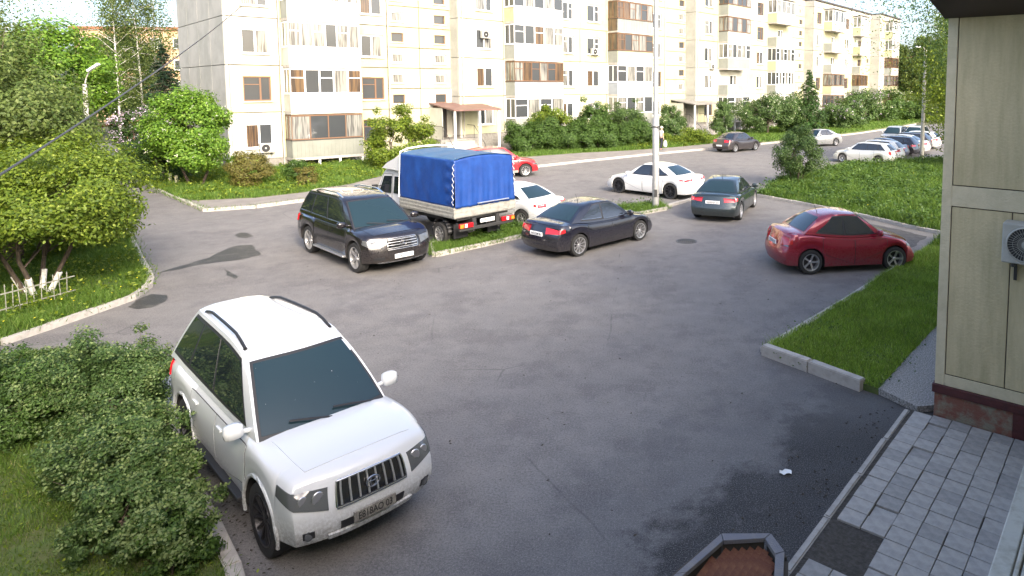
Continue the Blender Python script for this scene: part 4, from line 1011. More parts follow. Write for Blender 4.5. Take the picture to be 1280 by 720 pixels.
# brick pit with slab coping
pit = empty('slatted_pit', (0, 0, 0), label='low pit with brown slatted lid and grey slab coping at the bottom edge', cat='pit cover')
pc = GZ(921, 738, .55); pit.location = (pc.x, pc.y, 0); pass
M['darkbrick'] = mat('dark_brown_brick', (.15, .052, .026), .8, noise=(9, (.23, .10, .045), .45, .7), bump=(50, .6))
M['capstone'] = mat('grey_coping', (.17, .17, .19), .85, noise=(6, (.23, .215, .20), .4, .7), bump=(70, .5))
bq = MB(); bq.box(-.075, .075, -.02, .02, -.032, .032); bo = bq.build('brick', M['darkbrick'], pit); bme = bo.data; bpy.data.objects.remove(bo)
cor = [GZ(u, v, .54) - Vector((pc.x, pc.y, .54)) for u, v in ((820, 756), (858, 721), (904, 681), (956, 678), (969, 698), (966, 760))]
mid_ = sum(cor, Vector()) / len(cor)
for a, b in zip(cor[:-1], cor[1:]):
    d = b - a; L = d.length; an = math.atan2(d.y, d.x); n = Vector((d.y, -d.x, 0)).normalized(); md = (a + b) / 2
    if n.dot(md - mid_) < 0: n = -n
    w_ = MB(); w_.add([a + n * .02, b + n * .02, b + n * .12, a + n * .12] + [p + Vector((0, 0, .53)) for p in (a + n * .02, b + n * .02, b + n * .12, a + n * .12)], [(0, 1, 5, 4), (1, 2, 6, 5), (2, 3, 7, 6), (3, 0, 4, 7), (4, 5, 6, 7)]); w_.build('wall', M['joint'], pit)
    c_ = MB()
    o1 = a + (a - mid_).normalized() * .10; o2 = b + (b - mid_).normalized() * .10; e = d.normalized() * .004
    p = [a + e, b - e, o2 - e, o1 + e]
    c_.add([Vector(x) + Vector((0, 0, .54)) for x in p] + [Vector(x) + Vector((0, 0, .585)) for x in p], [(0, 3, 2, 1), (4, 5, 6, 7), (0, 1, 5, 4), (1, 2, 6, 5), (2, 3, 7, 6), (3, 0, 4, 7)]); c_.build('coping_slab', M['capstone'], pit, bevel=.004)
poly_ = [c + (c - mid_).normalized() * -.004 for c in cor]
q = MB(); q.prism([(p.x, p.y) for p in poly_], .40, .47); q.build('lid_backing', M['joint'], pit)
dr = Vector((.55, .83, 0)).normalized(); pn = Vector((-dr.y, dr.x, 0)); ts = [p.dot(pn) for p in poly_]; k = 0; t = min(ts) + .02
while t < max(ts) - .01:
    hits = []
    for i in range(len(poly_)):
        p, r_ = poly_[i], poly_[(i + 1) % len(poly_)]; da, db = p.dot(pn) - t, r_.dot(pn) - t
        if da * db < 0: hits.append(p.lerp(r_, da / (da - db)).dot(dr))
    if len(hits) == 2 and abs(hits[0] - hits[1]) > .05:
        h0, h1 = sorted(hits); mx_ = Matrix.Translation(dr * (h0 + h1) / 2 + pn * t + Vector((0, 0, .49))) @ Matrix.Rotation(math.atan2(dr.y, dr.x), 4, 'Z') @ Matrix.Rotation(.35, 4, 'X')
        q = MB(); q.box(-(h1 - h0) / 2 + .01, (h1 - h0) / 2 - .01, -.028, .028, -.009, .009); o = q.build('slat', M['darkbrick'], pit); o.matrix_local = mx_
    t += .062
# ------------------------------------------------------------------ the block of flats
FH = 2.75
flats = empty('apartment_block', (-12, 47, 0), label='long five storey panel block with cream walls and glazed balconies', cat='apartment block')
SEC = {}
def section(key, P0, P1, zb):
    P0 = Vector((*P0, 0)); P1 = Vector((*P1, 0)); d = (P1 - P0).normalized(); SEC[key] = dict(P=P0, d=d, n=Vector((d.y, -d.x, 0)), L=(P1 - P0).length, zb=zb, a=math.atan2(d.y, d.x))
section('A', (-22.95, 37.5), (-12.95, 47.5), 2.0); section('B', (-12.2, 46.8), (5.35, 67.0), 2.8); section('C', (6.3, 66.1), (21.8, 84.7), 2.6)
section('D', (22.8, 83.9), (36.1, 101.2), 2.5); section('E', (37.2, 100.3), (43.5, 108.8), 2.5)
def s_at(k, u, off=0, z=7.5):
    s = SEC[k]; P = s['P'] + s['n'] * off; r_ = (u - 640 - SX) / F_PX; cp, sp_ = math.cos(PITCH), math.sin(PITCH)
    return (r_ * (P.y * cp - (z - CAM_H) * sp_) - P.x) / (s['d'].x - r_ * s['d'].y * cp)
def put(o, k, x=0, y=0, z=0):
    s = SEC[k]; o.parent = flats; w = s['P'] + s['d'] * x - s['n'] * y + Vector((0, 0, z)); o.location = w - Vector(flats.location); o.rotation_euler = (0, 0, s['a'])
    return o
def sub(q, name, m_, par, **kw): return q.build(name, m_, par, **kw)
# window prototypes: 1.5 x 1.45, centre at the origin
def window_proto(style, ga, gb, w=1.45, h=1.42, fm='pvc'):
    q = MB(); f = .07
    q.box(-w / 2, w / 2, 0, .06, -h / 2, -h / 2 + f); q.box(-w / 2, w / 2, 0, .06, h / 2 - f, h / 2); q.box(-w / 2, -w / 2 + f, .001, .059, -h / 2 + f, h / 2 - f); q.box(w / 2 - f, w / 2, .001, .059, -h / 2 + f, h / 2 - f)
    mx = .12 * w if style != 2 else 0
    q.box(mx - .05, mx + .05, -.006, .056, -h / 2 + f, h / 2 - f)
    if style == 0: q.box(mx + .05, w / 2 - f, -.002, .055, h * .12, h * .12 + .06)
    if style == 1: q.box(-w / 2 + f, mx - .05, -.002, .055, h * .16, h * .16 + .05)
    o = q.build('window', M[fm])
    for x0, x1, gm in ((-w / 2 + f, mx - .05, ga), (mx + .05, w / 2 - f, gb)):
        p = MB(); p.box(x0, x1, .025, .04, -h / 2 + f, h / 2 - f); p.build('pane', M[gm], o)
    p = MB(); p.box(-w / 2 - .06, w / 2 + .06, -.20, -.005, -h / 2 - .06, -h / 2 - .02); p.build('sill', M['white'], o)
    return o
WP = [window_proto(0, 'glass', 'glass'), window_proto(1, 'curtain', 'glass'), window_proto(2, 'glass', 'curtain'), window_proto(0, 'curtain', 'curtain'), window_proto(1, 'glass', 'glass', fm='brownframe'), window_proto(2, 'warmglass', 'glass')]
WS = []
for gm in ('glass', 'curtain'):
    q = MB(); q.box(-.42, .42, 0, .05, -.30, -.25); q.box(-.42, .42, 0, .05, .25, .30); q.box(-.42, -.36, .001, .049, -.25, .25); q.box(.36, .42, .001, .049, -.25, .25); o = q.build('stair_window', M['brownframe' if gm == 'glass' else 'pvc'])
    p = MB(); p.box(-.36, .36, .02, .03, -.25, .25); p.build('pane', M[gm], o); p = MB(); p.box(-.5, .5, -.16, -.005, -.36, -.32); p.build('sill', M['white'], o); WS.append(o)
usedW = set()
def put_win(lst, i, k, x, z, sx=1):
    o = lst[i] if id(lst[i]) not in usedW else copy_tree(lst[i]); usedW.add(id(lst[i])); put(o, k, x, .07, z); o.scale = (sx, 1, 1)
def panel(k, x0, x1, z0, z1, hole, m_):
    g_ = .026; x0 += g_; x1 -= g_; z0 += g_; z1 -= g_; q = MB(); d0, d1 = 0, .16
    if hole is None: q.box(x0, x1, d0, d1, z0, z1)
    else:
        a, b, c, d = hole; a = max(a, x0 + .03); b = min(b, x1 - .03)
        q.box(x0, a, d0, d1, z0, z1); q.box(b, x1, d0, d1, z0, z1); q.box(a, b, d0, d1, z0, c); q.box(a, b, d0, d1, d, z1)
    o = q.build('wall_panel', M[m_]); put(o, k); return o
PM = ['cream', 'cream', 'white_panel', 'yellow_panel']
def balcony(k, x0, x1, z0, st, fl):
    """z0: level of the slab; st = (parapet material, glazing material or None, number of panes, pane kinds, side material)"""
    pm_, gm, npn, kinds_, smt = st; D = 1.15
    q = MB(); q.box(x0, x1, -D, .0, z0 - .16, z0); b = q.build('balcony', M['kerb']); put(b, k)
    q = MB(); q.box(x0, x1, -D, -D + .05, z0 + .003, z0 + 1.02)
    if pm_ in ('greywall', 'greensheet') :
        n = int((x1 - x0) / .22)
        for i in range(n): q.box(x0 + (i + .15) * .22, x0 + (i + .55) * .22, -D - .02, -D, z0 + .02, z0 + 1.0)
    q.build('parapet', M[pm_], b)
    for xa in (x0, x1 - .05): q = MB(); q.box(xa + (-.003 if xa == x0 else .003), xa + .05, -D + .052, -.002, z0 + .004, z0 + 1.02); q.build('side_panel', M[smt], b)
    q = MB(); q.box(x0 - .03, x1 + .03, -D - .04, -D + .07, z0 + 1.022, z0 + 1.06); q.box(x0 - .03, x0 + .06, -D + .072, 0, z0 + 1.023, z0 + 1.059); q.build('rail', M['white'] if gm != 'brownframe' else M['darkmetal'], b)
    if gm:
        za, zb_ = z0 + 1.062, z0 + FH - .20; q = MB(); y0, y1 = -D, -D + .06
        q.box(x0, x1, y0 + .002, y1, za, za + .07); q.box(x0, x1, y0 + .002, y1, zb_ - .08, zb_)
        xs_ = [x0 + (x1 - x0) * i / npn for i in range(npn + 1)]; t = .045 if gm == 'pvc' else .03
        for i, x in enumerate(xs_): q.box(max(x0, x - t), min(x1, x + t), y0, y1 - .002, za + .07, zb_ - .08)
        if gm == 'pvc' or npn > 4:
            for i in range(0, npn, 2): q.box(xs_[i] + t, xs_[i + 1] - t, y0 + .004, y1 - .004, za + (zb_ - za) * .62, za + (zb_ - za) * .62 + .05)
        for y in (-.03, -D / 2): q.box(x0 + .001, x0 + .06, y - .03, y + .03, za, zb_)
        q.box(x0 + .001, x0 + .058, -D + .06, 0, za, za + .06); q.box(x0 + .001, x0 + .058, -D + .06, 0, zb_ - .07, zb_ - .001)
        q.build('glazing_frame', M[gm], b)
        for i in range(npn):
            p = MB(); p.box(xs_[i] + .02, xs_[i + 1] - .02, -D + .03, -D + .04, za + .03, zb_ - .03); p.build('pane', M[kinds_[i % len(kinds_)]], b)
        p = MB(); p.box(x0 + .025, x0 + .035, -D + .06, -.02, za + .03, zb_ - .03); p.build('pane', M[kinds_[0]], b)
    return b
def bal_back(k, x0, x1, z0):
    put_win(WP, rnd.choice([0, 1, 4]), k, (x0 + x1) / 2 + .3, z0 + 1.35)
BST = {
 'A1': [('greensheet', 'brownframe', 4, ['curtain', 'glass', 'glass', 'curtain'], 'greywall'), ('white_panel', 'pvc', 5, ['warmglass', 'glass', 'glass', 'curtain', 'warmglass'], 'white_panel'), ('white_panel', 'pvc', 6, ['curtain', 'curtain', 'curtain', 'glass', 'curtain', 'curtain'], 'white_panel'), ('white_panel', 'pvc', 4, ['curtain'], 'greywall'), ('white_panel', 'pvc', 4, ['glass'], 'white_panel')],
 'B1': [('greywall', 'pvc', 4, ['glass', 'curtain'], 'greywall'), ('bluegrey', 'brownframe', 6, ['curtain', 'warmglass', 'glass', 'curtain', 'glass', 'warmglass'], 'greywall'), ('white_panel', 'pvc', 5, ['glass', 'glass', 'warmglass', 'curtain', 'curtain'], 'greywall'), ('white_panel', 'pvc', 5, ['glass', 'curtain'], 'cream'), ('white_panel', 'pvc', 5, ['curtain'], 'cream')],
 'B2': [('greywall', 'pvc', 4, ['curtain', 'glass'], 'greywall'), ('white_panel', 'pvc', 4, ['glass', 'curtain', 'glass', 'curtain'], 'bluegrey'), ('cream', 'brownframe', 5, ['warmglass', 'glass', 'curtain', 'curtain', 'glass'], 'greywall'), ('greywall', 'brownframe', 6, ['warmglass', 'warmglass', 'curtain', 'curtain', 'glass', 'curtain'], 'warmglass'), ('white_panel', 'brownframe', 6, ['curtain', 'glass'], 'greywall')],
 'C1': [('greywall', 'pvc', 3, ['glass', 'curtain', 'glass'], 'greywall'), ('cream', None, 0, [], 'greywall'), ('greywall', 'pvc', 5, ['curtain', 'glass', 'curtain'], 'greywall'), ('white_panel', 'brownframe', 5, ['curtain', 'glass'], 'greywall'), ('cream', 'brownframe', 5, ['glass', 'curtain', 'glass'], 'greywall')],
 'C2': [('white_panel', 'pvc', 4, ['glass', 'curtain'], 'greywall'), ('bluegrey', 'pvc', 6, ['glass', 'curtain'], 'greywall'), ('white_panel', 'pvc', 5, ['glass', 'curtain'], 'yellow_panel'), ('cream', None, 0, [], 'greywall'), ('cream', 'pvc', 4, ['curtain'], 'cream')],
 'D1': [('greywall', 'brownframe', 5, ['glass', 'curtain'], 'greywall'), ('cream', 'brownframe', 5, ['curtain', 'glass'], 'cream'), ('white_panel', None, 0, [], 'greywall'), ('white_panel', None, 0, [], 'greywall'), ('white_panel', 'pvc', 5, ['curtain', 'glass'], 'cream')],
 'D2': [('white_panel', 'brownframe', 5, ['warmglass', 'curtain'], 'greywall'), ('white_panel', 'brownframe', 5, ['warmglass', 'glass'], 'greywall'), ('cream', None, 0, [], 'greywall'), ('white_panel', None, 0, [], 'cream'), ('white_panel', 'pvc', 5, ['curtain'], 'cream')],
}
BST['E1'] = [BST['D2'][0], BST['D1'][1], BST['D2'][1], BST['D1'][4], BST['D1'][4]]
LAY = {
 'A': [(None, 348, 'win', 319), (348, 447, 'A1', (352, 450)), (447, 484, 'win', 465), (484, None, 'stair', (497, 550))],
 'B': [(None, 629, 'win', 606), (629, 697, 'B1', (631, 704)), (697, 725, 'win', 709), (725, 758, 'win', 742), (758, 812, 'B2', (760, 816)), (812, 831, 'win', 820.5), (831, None, 'stair', (852,))],
 'C': [(None, 897, 'win', 886), (897, 934, 'C1', (898, 938)), (934, 958, 'win', 950), (958, 990, 'C2', (959, 993)), (990, None, 'stair', (1000,))],
 'D': [(None, 1029, 'win', 1023), (1029, 1051, 'D1', (1029, 1056)), (1051, 1064, 'win', 1058), (1064, 1082, 'D2', (1065, 1085)), (1082, None, 'stair', (1084,))],
 'E': [(None, 1105, 'win', 1102), (1105, None, 'E1', (1105, 1123))]}
for k, lay in LAY.items():
    s = SEC[k]; zb = s['zb']; zg = zb - 1.38; ztop = zg + 5 * FH + .75
    q = MB(); q.box(0, s['L'], .10, 11.5, 0, ztop); core = q.build('wall', M['joint']); put(core, k)
    q = MB(); q.box(.02, s['L'] - .02, .04, .10, 0, zg); o = q.build('plinth', M['concrete']); put(o, k)
    q = MB(); q.box(-.15, s['L'] + .1, -.22, 11.7, ztop, ztop + .18); o = q.build('roof', M['bitumen']); put(o, k)
    # left end wall of large panels
    q_n = 3
    for fl in range(-1, 6):
        z0, z1 = (0, zg) if fl < 0 else (zg + fl * FH, zg + (fl + 1) * FH if fl < 5 else ztop)
        if z1 - z0 < .1: continue
        for j in range(4):
            q = MB(); y0 = .165 + j * 2.85; q.box(-.16, -.001, y0 + .02, y0 + 2.83, z0 + .02, z1 - .02); q.box(-.001, .02, y0, y0 + 2.85, z0, z1); o = q.build('wall_panel', [M['gable' if fl >= 0 else 'concrete']]); put(o, k)
        q = MB(); q.box(-.16, .0, .0, .15, z0 + .02, z1 - .02); o = q.build('wall_panel', [M['white_panel']]); put(o, k)
    for (ua, ub, typ, arg) in lay:
        x0 = 0 if ua is None else s_at(k, ua); x1 = s['L'] if ub is None else s_at(k, ub)
        if typ == 'win':
            xc = s_at(k, arg)
            for fl in range(5):
                zc = zb + FH * fl; panel(k, x0, x1, zg + fl * FH, zg + (fl + 1) * FH, (xc - .73, xc + .73, zc - .72, zc + .72), rnd.choice(PM)); put_win(WP, rnd.randrange(6), k, xc, zc)
            panel(k, x0, x1, zg + 5 * FH, ztop, None, 'white_panel')
        elif typ == 'stair':
            H2 = FH / 2
            for fl in range(10):
                z0 = zg + fl * H2; z1 = z0 + H2
                if fl == 0: panel(k, x0, x1, z0, z1 , None, 'cream'); continue
                xm = [x0] + [(s_at(k, arg[i]) + s_at(k, arg[i + 1])) / 2 for i in range(len(arg) - 1)] + [x1]
                for i, ux in enumerate(arg):
                    xc = s_at(k, ux); zc = z0 + .66
                    if fl < 2: panel(k, xm[i], xm[i + 1], z0, z1, None, 'cream'); continue
                    panel(k, xm[i], xm[i + 1], z0, z1, (xc - .42, xc + .42, zc - .3, zc + .3), rnd.choice(PM)); put_win(WS, rnd.randrange(2), k, xc, zc)
            panel(k, x0, x1, zg + 5 * FH, ztop, None, 'white_panel')
        else:
            xl = s_at(k, arg[0]); xr_ = s_at(k, arg[1], 1.15)
            for fl in range(5):
                zc = zb + FH * fl; xc = (x0 + x1) / 2 + .2; panel(k, x0, x1, zg + fl * FH, zg + (fl + 1) * FH, (xc - .73, xc + .73, zc - .72, zc + .72), rnd.choice(PM)); put_win(WP, rnd.randrange(6), k, xc, zc)
                balcony(k, xl, xr_, zg + fl * FH + .02, BST[typ][fl], fl)
            panel(k, x0, x1, zg + 5 * FH, ztop, None, 'white_panel')
            q = MB(); q.box(xl - .1, xr_ + .1, -1.35, -.0, zg + 5 * FH - .1, zg + 5 * FH + .0); o = q.build('balcony_roof', M['greyroof']); put(o, k)
            if zg > .5:
                q = MB()
                for t in (0, .36, .66, 1): q.box(xl + (xr_ - xl - .12) * t, xl + (xr_ - xl - .12) * t + .12, -1.12, -1.0, 0, zg - .14)
                o = q.build('balcony_post', M['white']); put(o, k)
    # drain pipes
for k, u in (('A', 349), ('A', 485), ('B', 578), ('B', 831), ('C', 872)):
    x = s_at(k, u); q = MB(); q.tube([(x, -.05, .2), (x, -.05, SEC[k]['zb'] - 1.38 + 5 * FH)], .045, 8); o = q.build('drain_pipe', M['kerb'], smooth=60); put(o, k)
# entrances
def entrance(k, x0, x1, dep, zc, roofm, xd, label_steps):
    s = SEC[k]; zp = 1.25
    q = MB(); q.add([(x0, .0, zc), (x1, .0, zc), (x1, -dep, zc - .42), (x0, -dep, zc - .42), (x0, .0, zc + .09), (x1, .0, zc + .09), (x1, -dep, zc - .33), (x0, -dep, zc - .33)], [(0, 3, 2, 1), (4, 5, 6, 7), (0, 1, 5, 4), (1, 2, 6, 5), (2, 3, 7, 6), (3, 0, 4, 7)]); o = q.build('canopy', M[roofm]); put(o, k)
    for x in (x0 + .15, (x0 * .45 + x1 * .55), x1 - .15):
        q = MB(); q.box(-.06, .06, -.06, .06, 0, zc - .42); p = q.build('post', M['white']); p.parent = o; p.location = (x, -dep + .15, 0)
    q = MB(); q.box(xd - 1.5, xd + 1.6, -1.9, -.005, 0, zp); pf_ = q.build('porch', M['concrete']); put(pf_, k)
    for i in range(7):
        q = MB(); q.box(xd - 1.3, xd + 1.0, -1.9 - .28 * (i + 1), -1.9 - .28 * i + .02, 0, zp - .165 * (i + 1) + .003 * i); st = q.build('step', M['kerb']); st.parent = pf_
    for x in (xd - 1.35, xd + 1.1):
        q = MB(); q.tube([(x, -.3, zp + .9), (x, -1.9, zp + .9), (x, -3.3, .9)], .02, 6); 
        for y, z in ((-.3, zp), (-1.9, zp), (-3.3, 0)): q.tube([(x, y, z), (x, y, z + .9)], .018, 6)
        r2 = q.build('handrail', M['darkmetal']); r2.parent = pf_
    q = MB(); q.box(xd - 1.0, xd + 1.0, -.03, -.002, zp, zp + 2.25); d = q.build('doorway', M['brownframe']); put(d, k)
    q = MB(); q.box(xd - .9, xd - .02, -.06, -.032, zp + .01, zp + 2.1); e = q.build('door', M['darkmetal']); e.parent = d
    q = MB(); q.box(xd + .02, xd + .9, -.06, -.032, zp + .01, zp + 2.1); e = q.build('door', M['white_panel']); e.parent = d
    for xa in (x0 + .1,):
        q = MB(); q.box(xa - .03, xa + .03, -dep * .5, -.003, 0, zc - .25); w_ = q.build('side_screen', M['white_panel']); put(w_, k)
entrance('A', s_at('A', 536, 0, 3.3), s_at('A', 567) + 1.7, 3.4, 3.65, 'roofing', s_at('A', 558, 0, 2), '')
entrance('B', s_at('B', 838, 0, 3.3), s_at('B', 858) + 1.6, 3.0, 3.5, 'greyroof', s_at('B', 853, 0, 2), '')
for (k, u, z, lab) in (('A', 333, 1.0, 'white air conditioner below the ground floor corner window of the flats'), ('B', 606, 8.35, 'white air conditioner on the upper wall right of the first entrance'),
        ('B', 742, 7.55, 'white air conditioner high between the two balcony stacks'), ('C', 889, 6.6, 'white air conditioner right of the second entrance'), ('C', 952, 3.4, 'white air conditioner low between the two middle balcony stacks'), ('D', 1025, 9.0, 'white air conditioner high on the far section of flats')):
    s = SEC[k]; x = s_at(k, u, 0, z); w = s['P'] + s['d'] * x + Vector((0, 0, z)); aircon(w, s['a'], lab, 1, None, 'air conditioners on the block of flats')
s = SEC['D']; ant = empty('roof_antenna', s['P'] + s['d'] * 5.0 - s['n'] * .4 + Vector((0, 0, 2.5 - 1.38 + 5 * FH + .9)), 0, 'thin aerial with round dish on the roof of the far section', 'antenna')
q = MB(); q.tube([(0, 0, 0), (0, 0, 2.0)], .03, 6); q.build('mast', M['darkmetal'], ant); q = MB(); q.lathe([(0, .05), (.3, .02), (.42, -.06)], 16, 'y', cen=(.6, 0, 1.0)); q.tube([(.6, .05, 0), (.6, .05, 1.0)], .02, 5); q.build('dish', M['white'], ant)
# distant block behind
M['obrick'] = mat('orange_brick', (.42, .27, .15), .9, noise=(.8, (.48, .36, .24), .4, .7))
far = empty('apartment_block', (-62, 92, 0), R(8), 'orange brick block with grey roof glimpsed behind the spruce', 'apartment block')
q = MB(); q.box(-14, 12, 0, 10, 0, 12.6); q.build('wall', M['obrick'], far); q = MB(); q.box(-14.4, 12.4, -.4, 10.4, 12.6, 12.95); q.build('roof', M['rust'], far)
for f in range(4):
    for i in range(9):
        w = copy_tree(WP[i % 4], far); w.location = (-12.5 + i * 2.9, -.06, 1.9 + 2.95 * f); w.rotation_euler = (0, 0, 0); w.scale = (1, 1, 1)
# ------------------------------------------------------------------ street furniture
M['galv'] = mat('galvanised_steel', (.36, .36, .35), .45, metal=.4, noise=(4, (.28, .28, .27), .4, .7))
M['poleconc'] = mat('pale_pole_concrete', (.42, .41, .37), .85, noise=(5, (.33, .32, .29), .4, .7))
p = G(819.5, 262); lp = empty('lamp_post', (p.x, p.y, .08), 0, 'tall grey steel lamp post on the grass strip before the white saloon', 'lamp post')
q = MB(); q.lathe([(0, 0), (.17, 0), (.17, .05), (.135, .06), (.135, 3.55), (.10, 3.62), (.085, 9.6), (0, 9.6)], 16, 'z'); q.build('mast', M['galv'], lp, smooth=40)
q = MB(); q.tube([(0, 0, 9.5), (-.5, -.3, 10.0), (-1.2, -.8, 10.15)], .035, 8); q.build('arm', M['galv'], lp, smooth=60); q = MB(); q.box(-.32, .32, -.13, .13, -.06, .06); o = q.build('lamp_head', M['galv'], lp, bevel=.03); o.location = (-1.35, -.9, 10.15); o.rotation_euler = (0, 0, R(32))
q = MB(); q.box(-.06, .06, -.150, -.134, .45, .75); q.build('hatch', M['darkmetal'], lp)
q = MB(); q.lathe([(.138, 3.2), (.146, 3.2), (.146, 3.26), (.138, 3.26)], 16, 'z'); q.tube([(.0, -.14, 3.23), (.22, -.2, 3.1)], .015, 5); q.build('clamp_band', M['darkmetal'], lp)
p = G(1152, 200); lp = empty('lamp_post', (p.x, p.y, .08), 0, 'slim pale lamp post standing at the far parked row', 'lamp post')
q = MB(); q.lathe([(0, 0), (.13, 0), (.09, 7.2), (0, 7.2)], 12, 'z'); q.build('mast', M['poleconc'], lp, smooth=50); q = MB(); q.tube([(0, 0, 7.1), (-.2, -.2, 7.3), (-.55, -.4, 7.36)], .03, 6); q.build('arm', M['poleconc'], lp); q = MB(); q.box(-.85, -.5, -.52, -.34, 7.31, 7.41); q.build('lamp_head', M['white'], lp, bevel=.02)
p = GZ(113, 213); lp = empty('lamp_post', (p.x * .9, p.y * .9, .0), 0, 'whitish concrete lamp post among the trees by the footpath', 'lamp post')
q = MB(); q.lathe([(0, 0), (.13, 0), (.10, 5.0), (0, 5.0)], 10, 'z'); q.build('mast', M['poleconc'], lp, smooth=50); q = MB(); q.tube([(0, 0, 4.9), (.1, 0, 5.3), (.5, -.2, 5.75)], .03, 6); q.build('arm', M['poleconc'], lp); q = MB(); q.box(-.35, .35, -.1, .1, -.05, .07); o = q.build('lamp_head', M['white'], lp, bevel=.03); o.location = (.72, -.25, 5.85); o.rotation_euler = (0, R(-32), 0)
p = GZ(160, 205); pg = empty('pipe_frame', p, R(12), 'rusty pipe frame carried on posts at the end of the footpath', 'pipe frame')
q = MB(); q.tube([(-2.9, 0, 2.25), (1.1, 0, 2.75)], .07, 8); q.tube([(-2.9, .9, 2.2), (1.3, .9, 2.7)], .06, 8); q.build('beam', M['rust'], pg, smooth=60)
for x, h_, l in ((0, 2.62, .1), (.45, 2.7, -.05), (.95, 2.72, .12), (-2.8, 2.25, 0)):
    q = MB(); q.tube([(x + l, 0, 0), (x, 0, h_)], .06, 7); q.build('post', M['rust'], pg, smooth=60)
# picket fence under the whitewashed tree
M['fence'] = mat('peeling_fence_paint', (.30, .31, .26), .7, noise=(20, (.18, .17, .13), .4, .7))
fa, fb = G(-40, 412), G(95, 373.5); d = fb - fa; fn = empty('metal_fence', fa, math.atan2(d.y, d.x), 'low grey metal picket fence under the whitewashed tree', 'fence'); L = d.length
npk = int(L / .13)
for z in (.18, .62): q = MB(); q.box(0, L, -.012, .012, z, z + .03); o = q.build('rail', M['fence'], fn); o.location = (0, 0, .09)
q = MB(); q.tube([(0, 0, -.05), (0, 0, .82)], .008, 5); q.add([(-.018, 0, .80), (.018, 0, .80), (0, 0, .90), (0, .01, .80)], [(0, 1, 2), (0, 2, 3), (1, 3, 2)]); o = q.build('picket', M['fence'], fn); pk = o.data; o.location = (0, -.02, .09)
for i in range(1, npk): o = link('picket', pk, fn, (i * .13 + rnd.uniform(-.01, .01), -.02, .09)); o.rotation_euler = (rnd.uniform(-.04, .04), rnd.uniform(-.05, .05), 0); o.scale = (1, 1, rnd.uniform(.9, 1.03))
fn.scale = (1, 1, .75)
for i in range(3):
    p = G(205 + 8 * i, 228 + 2.5 * i); q = MB(); q.box(-.05, .05, -.05, .05, 0, .55); o = q.build('garden_stake', M['cream'], loc=p); tag(o, ['leftmost short cream stake, nearest the footpath kerb', 'middle one of three short cream stakes by the footpath', 'rightmost short cream stake, nearest the flowering tree'][i], 'stake', 'three garden stakes')
# overhead cable and its post out of sight
a = Vector((-9.6, 8.2, 2.8)); b = Vector((-22.6, 38.6, 9.6)); cb = empty('overhead_cable', a, 0, 'thick black overhead cable slanting up across the trees to the flats', 'cable')
q = MB(); q.tube([(b - a) * t - Vector((0, 0, .5 * 4 * t * (1 - t) * .5)) for t in [i / 16 for i in range(17)]], .022, 6); q.build('line', M['darkmetal'], cb)
q = MB(); q.tube([(0, 0, -2.8), (0, 0, .1)], .06, 7); q.build('post', M['galv'], cb)
# ------------------------------------------------------------------ the person behind the lamp post
M['skin'] = mat('skin', (.50, .32, .24), .6); M['navy'] = mat('dark_navy_trousers', (.015, .015, .03), .85); M['blouse'] = mat('white_patterned_top', (.62, .60, .58), .8, noise=(30, (.2, .18, .2), .5, .6)); M['bag'] = mat('white_carrier_bag', (.75, .75, .74), .5); M['cap'] = mat('pale_cap', (.66, .64, .60), .8)
pp = G(826.6, 188.8); man = empty('person', (pp.x, pp.y, .1), R(40), 'person in white top, cap and dark trousers walking with white bag behind the lamp post', 'person')
def skin_body(name, verts, edges, radii, m_, par):
    me = bpy.data.meshes.new(name); me.from_pydata(verts, edges, []); o = link(name, me, par); me.materials.append(m_)
    md = o.modifiers.new('skin', 'SKIN'); 
    if not me.skin_vertices: me.attributes if False else None
    for sv, r_ in zip(me.skin_vertices[0].data, radii): sv.radius = (r_[0], r_[1]) if isinstance(r_, tuple) else (r_, r_)
    me.skin_vertices[0].data[0].use_root = True
    sm = o.modifiers.new('sub', 'SUBSURF'); sm.levels = sm.render_levels = 2
    return o
def ensure_skin(o): pass
import bmesh
def skin_obj(name, verts, edges, radii, m_, par):
    bm = bmesh.new(); lay = bm.verts.layers.skin.verify(); vs_ = [bm.verts.new(v) for v in verts]
    for a, b in edges: bm.edges.new((vs_[a], vs_[b]))
    for v, r_ in zip(vs_, radii): v[lay].radius = r_ if isinstance(r_, tuple) else (r_, r_)
    vs_[0][lay].use_root = True
    me = bpy.data.meshes.new(name); bm.to_mesh(me); bm.free(); me.materials.append(m_); o = link(name, me, par)
    o.modifiers.new('skin', 'SKIN'); sm = o.modifiers.new('sub', 'SUBSURF'); sm.levels = sm.render_levels = 2; return o
BV = [(0, 0, .93), (0, 0, 1.12), (.01, 0, 1.32), (0, 0, 1.44), (.01, 0, 1.52), (.03, 0, 1.62), (.02, 0, 1.70),
      (0, .17, 1.40), (.04, .22, 1.14), (.14, .22, .92), (.17, .21, .83), (0, -.17, 1.40), (-.05, -.22, 1.13), (.0, -.24, .88), (.02, -.24, .79),
      (0, .09, .88), (.13, .09, .48), (.06, .09, .09), (.17, .09, .04), (0, -.09, .88), (-.06, -.09, .48), (-.20, -.09, .10), (-.09, -.09, .04)]
BE = [(0, 1), (1, 2), (2, 3), (3, 4), (4, 5), (5, 6), (3, 7), (7, 8), (8, 9), (9, 10), (3, 11), (11, 12), (12, 13), (13, 14), (0, 15), (15, 16), (16, 17), (17, 18), (0, 19), (19, 20), (20, 21), (21, 22)]
BR = [(.11, .15), (.10, .13), (.11, .16), (.08, .11), .05, (.085, .075), (.07, .06), .05, .042, .03, .03, .05, .042, .03, .03, .085, .058, .04, .035, .085, .058, .04, .035]
skin_obj('body', BV, BE, BR, M['skin'], man)
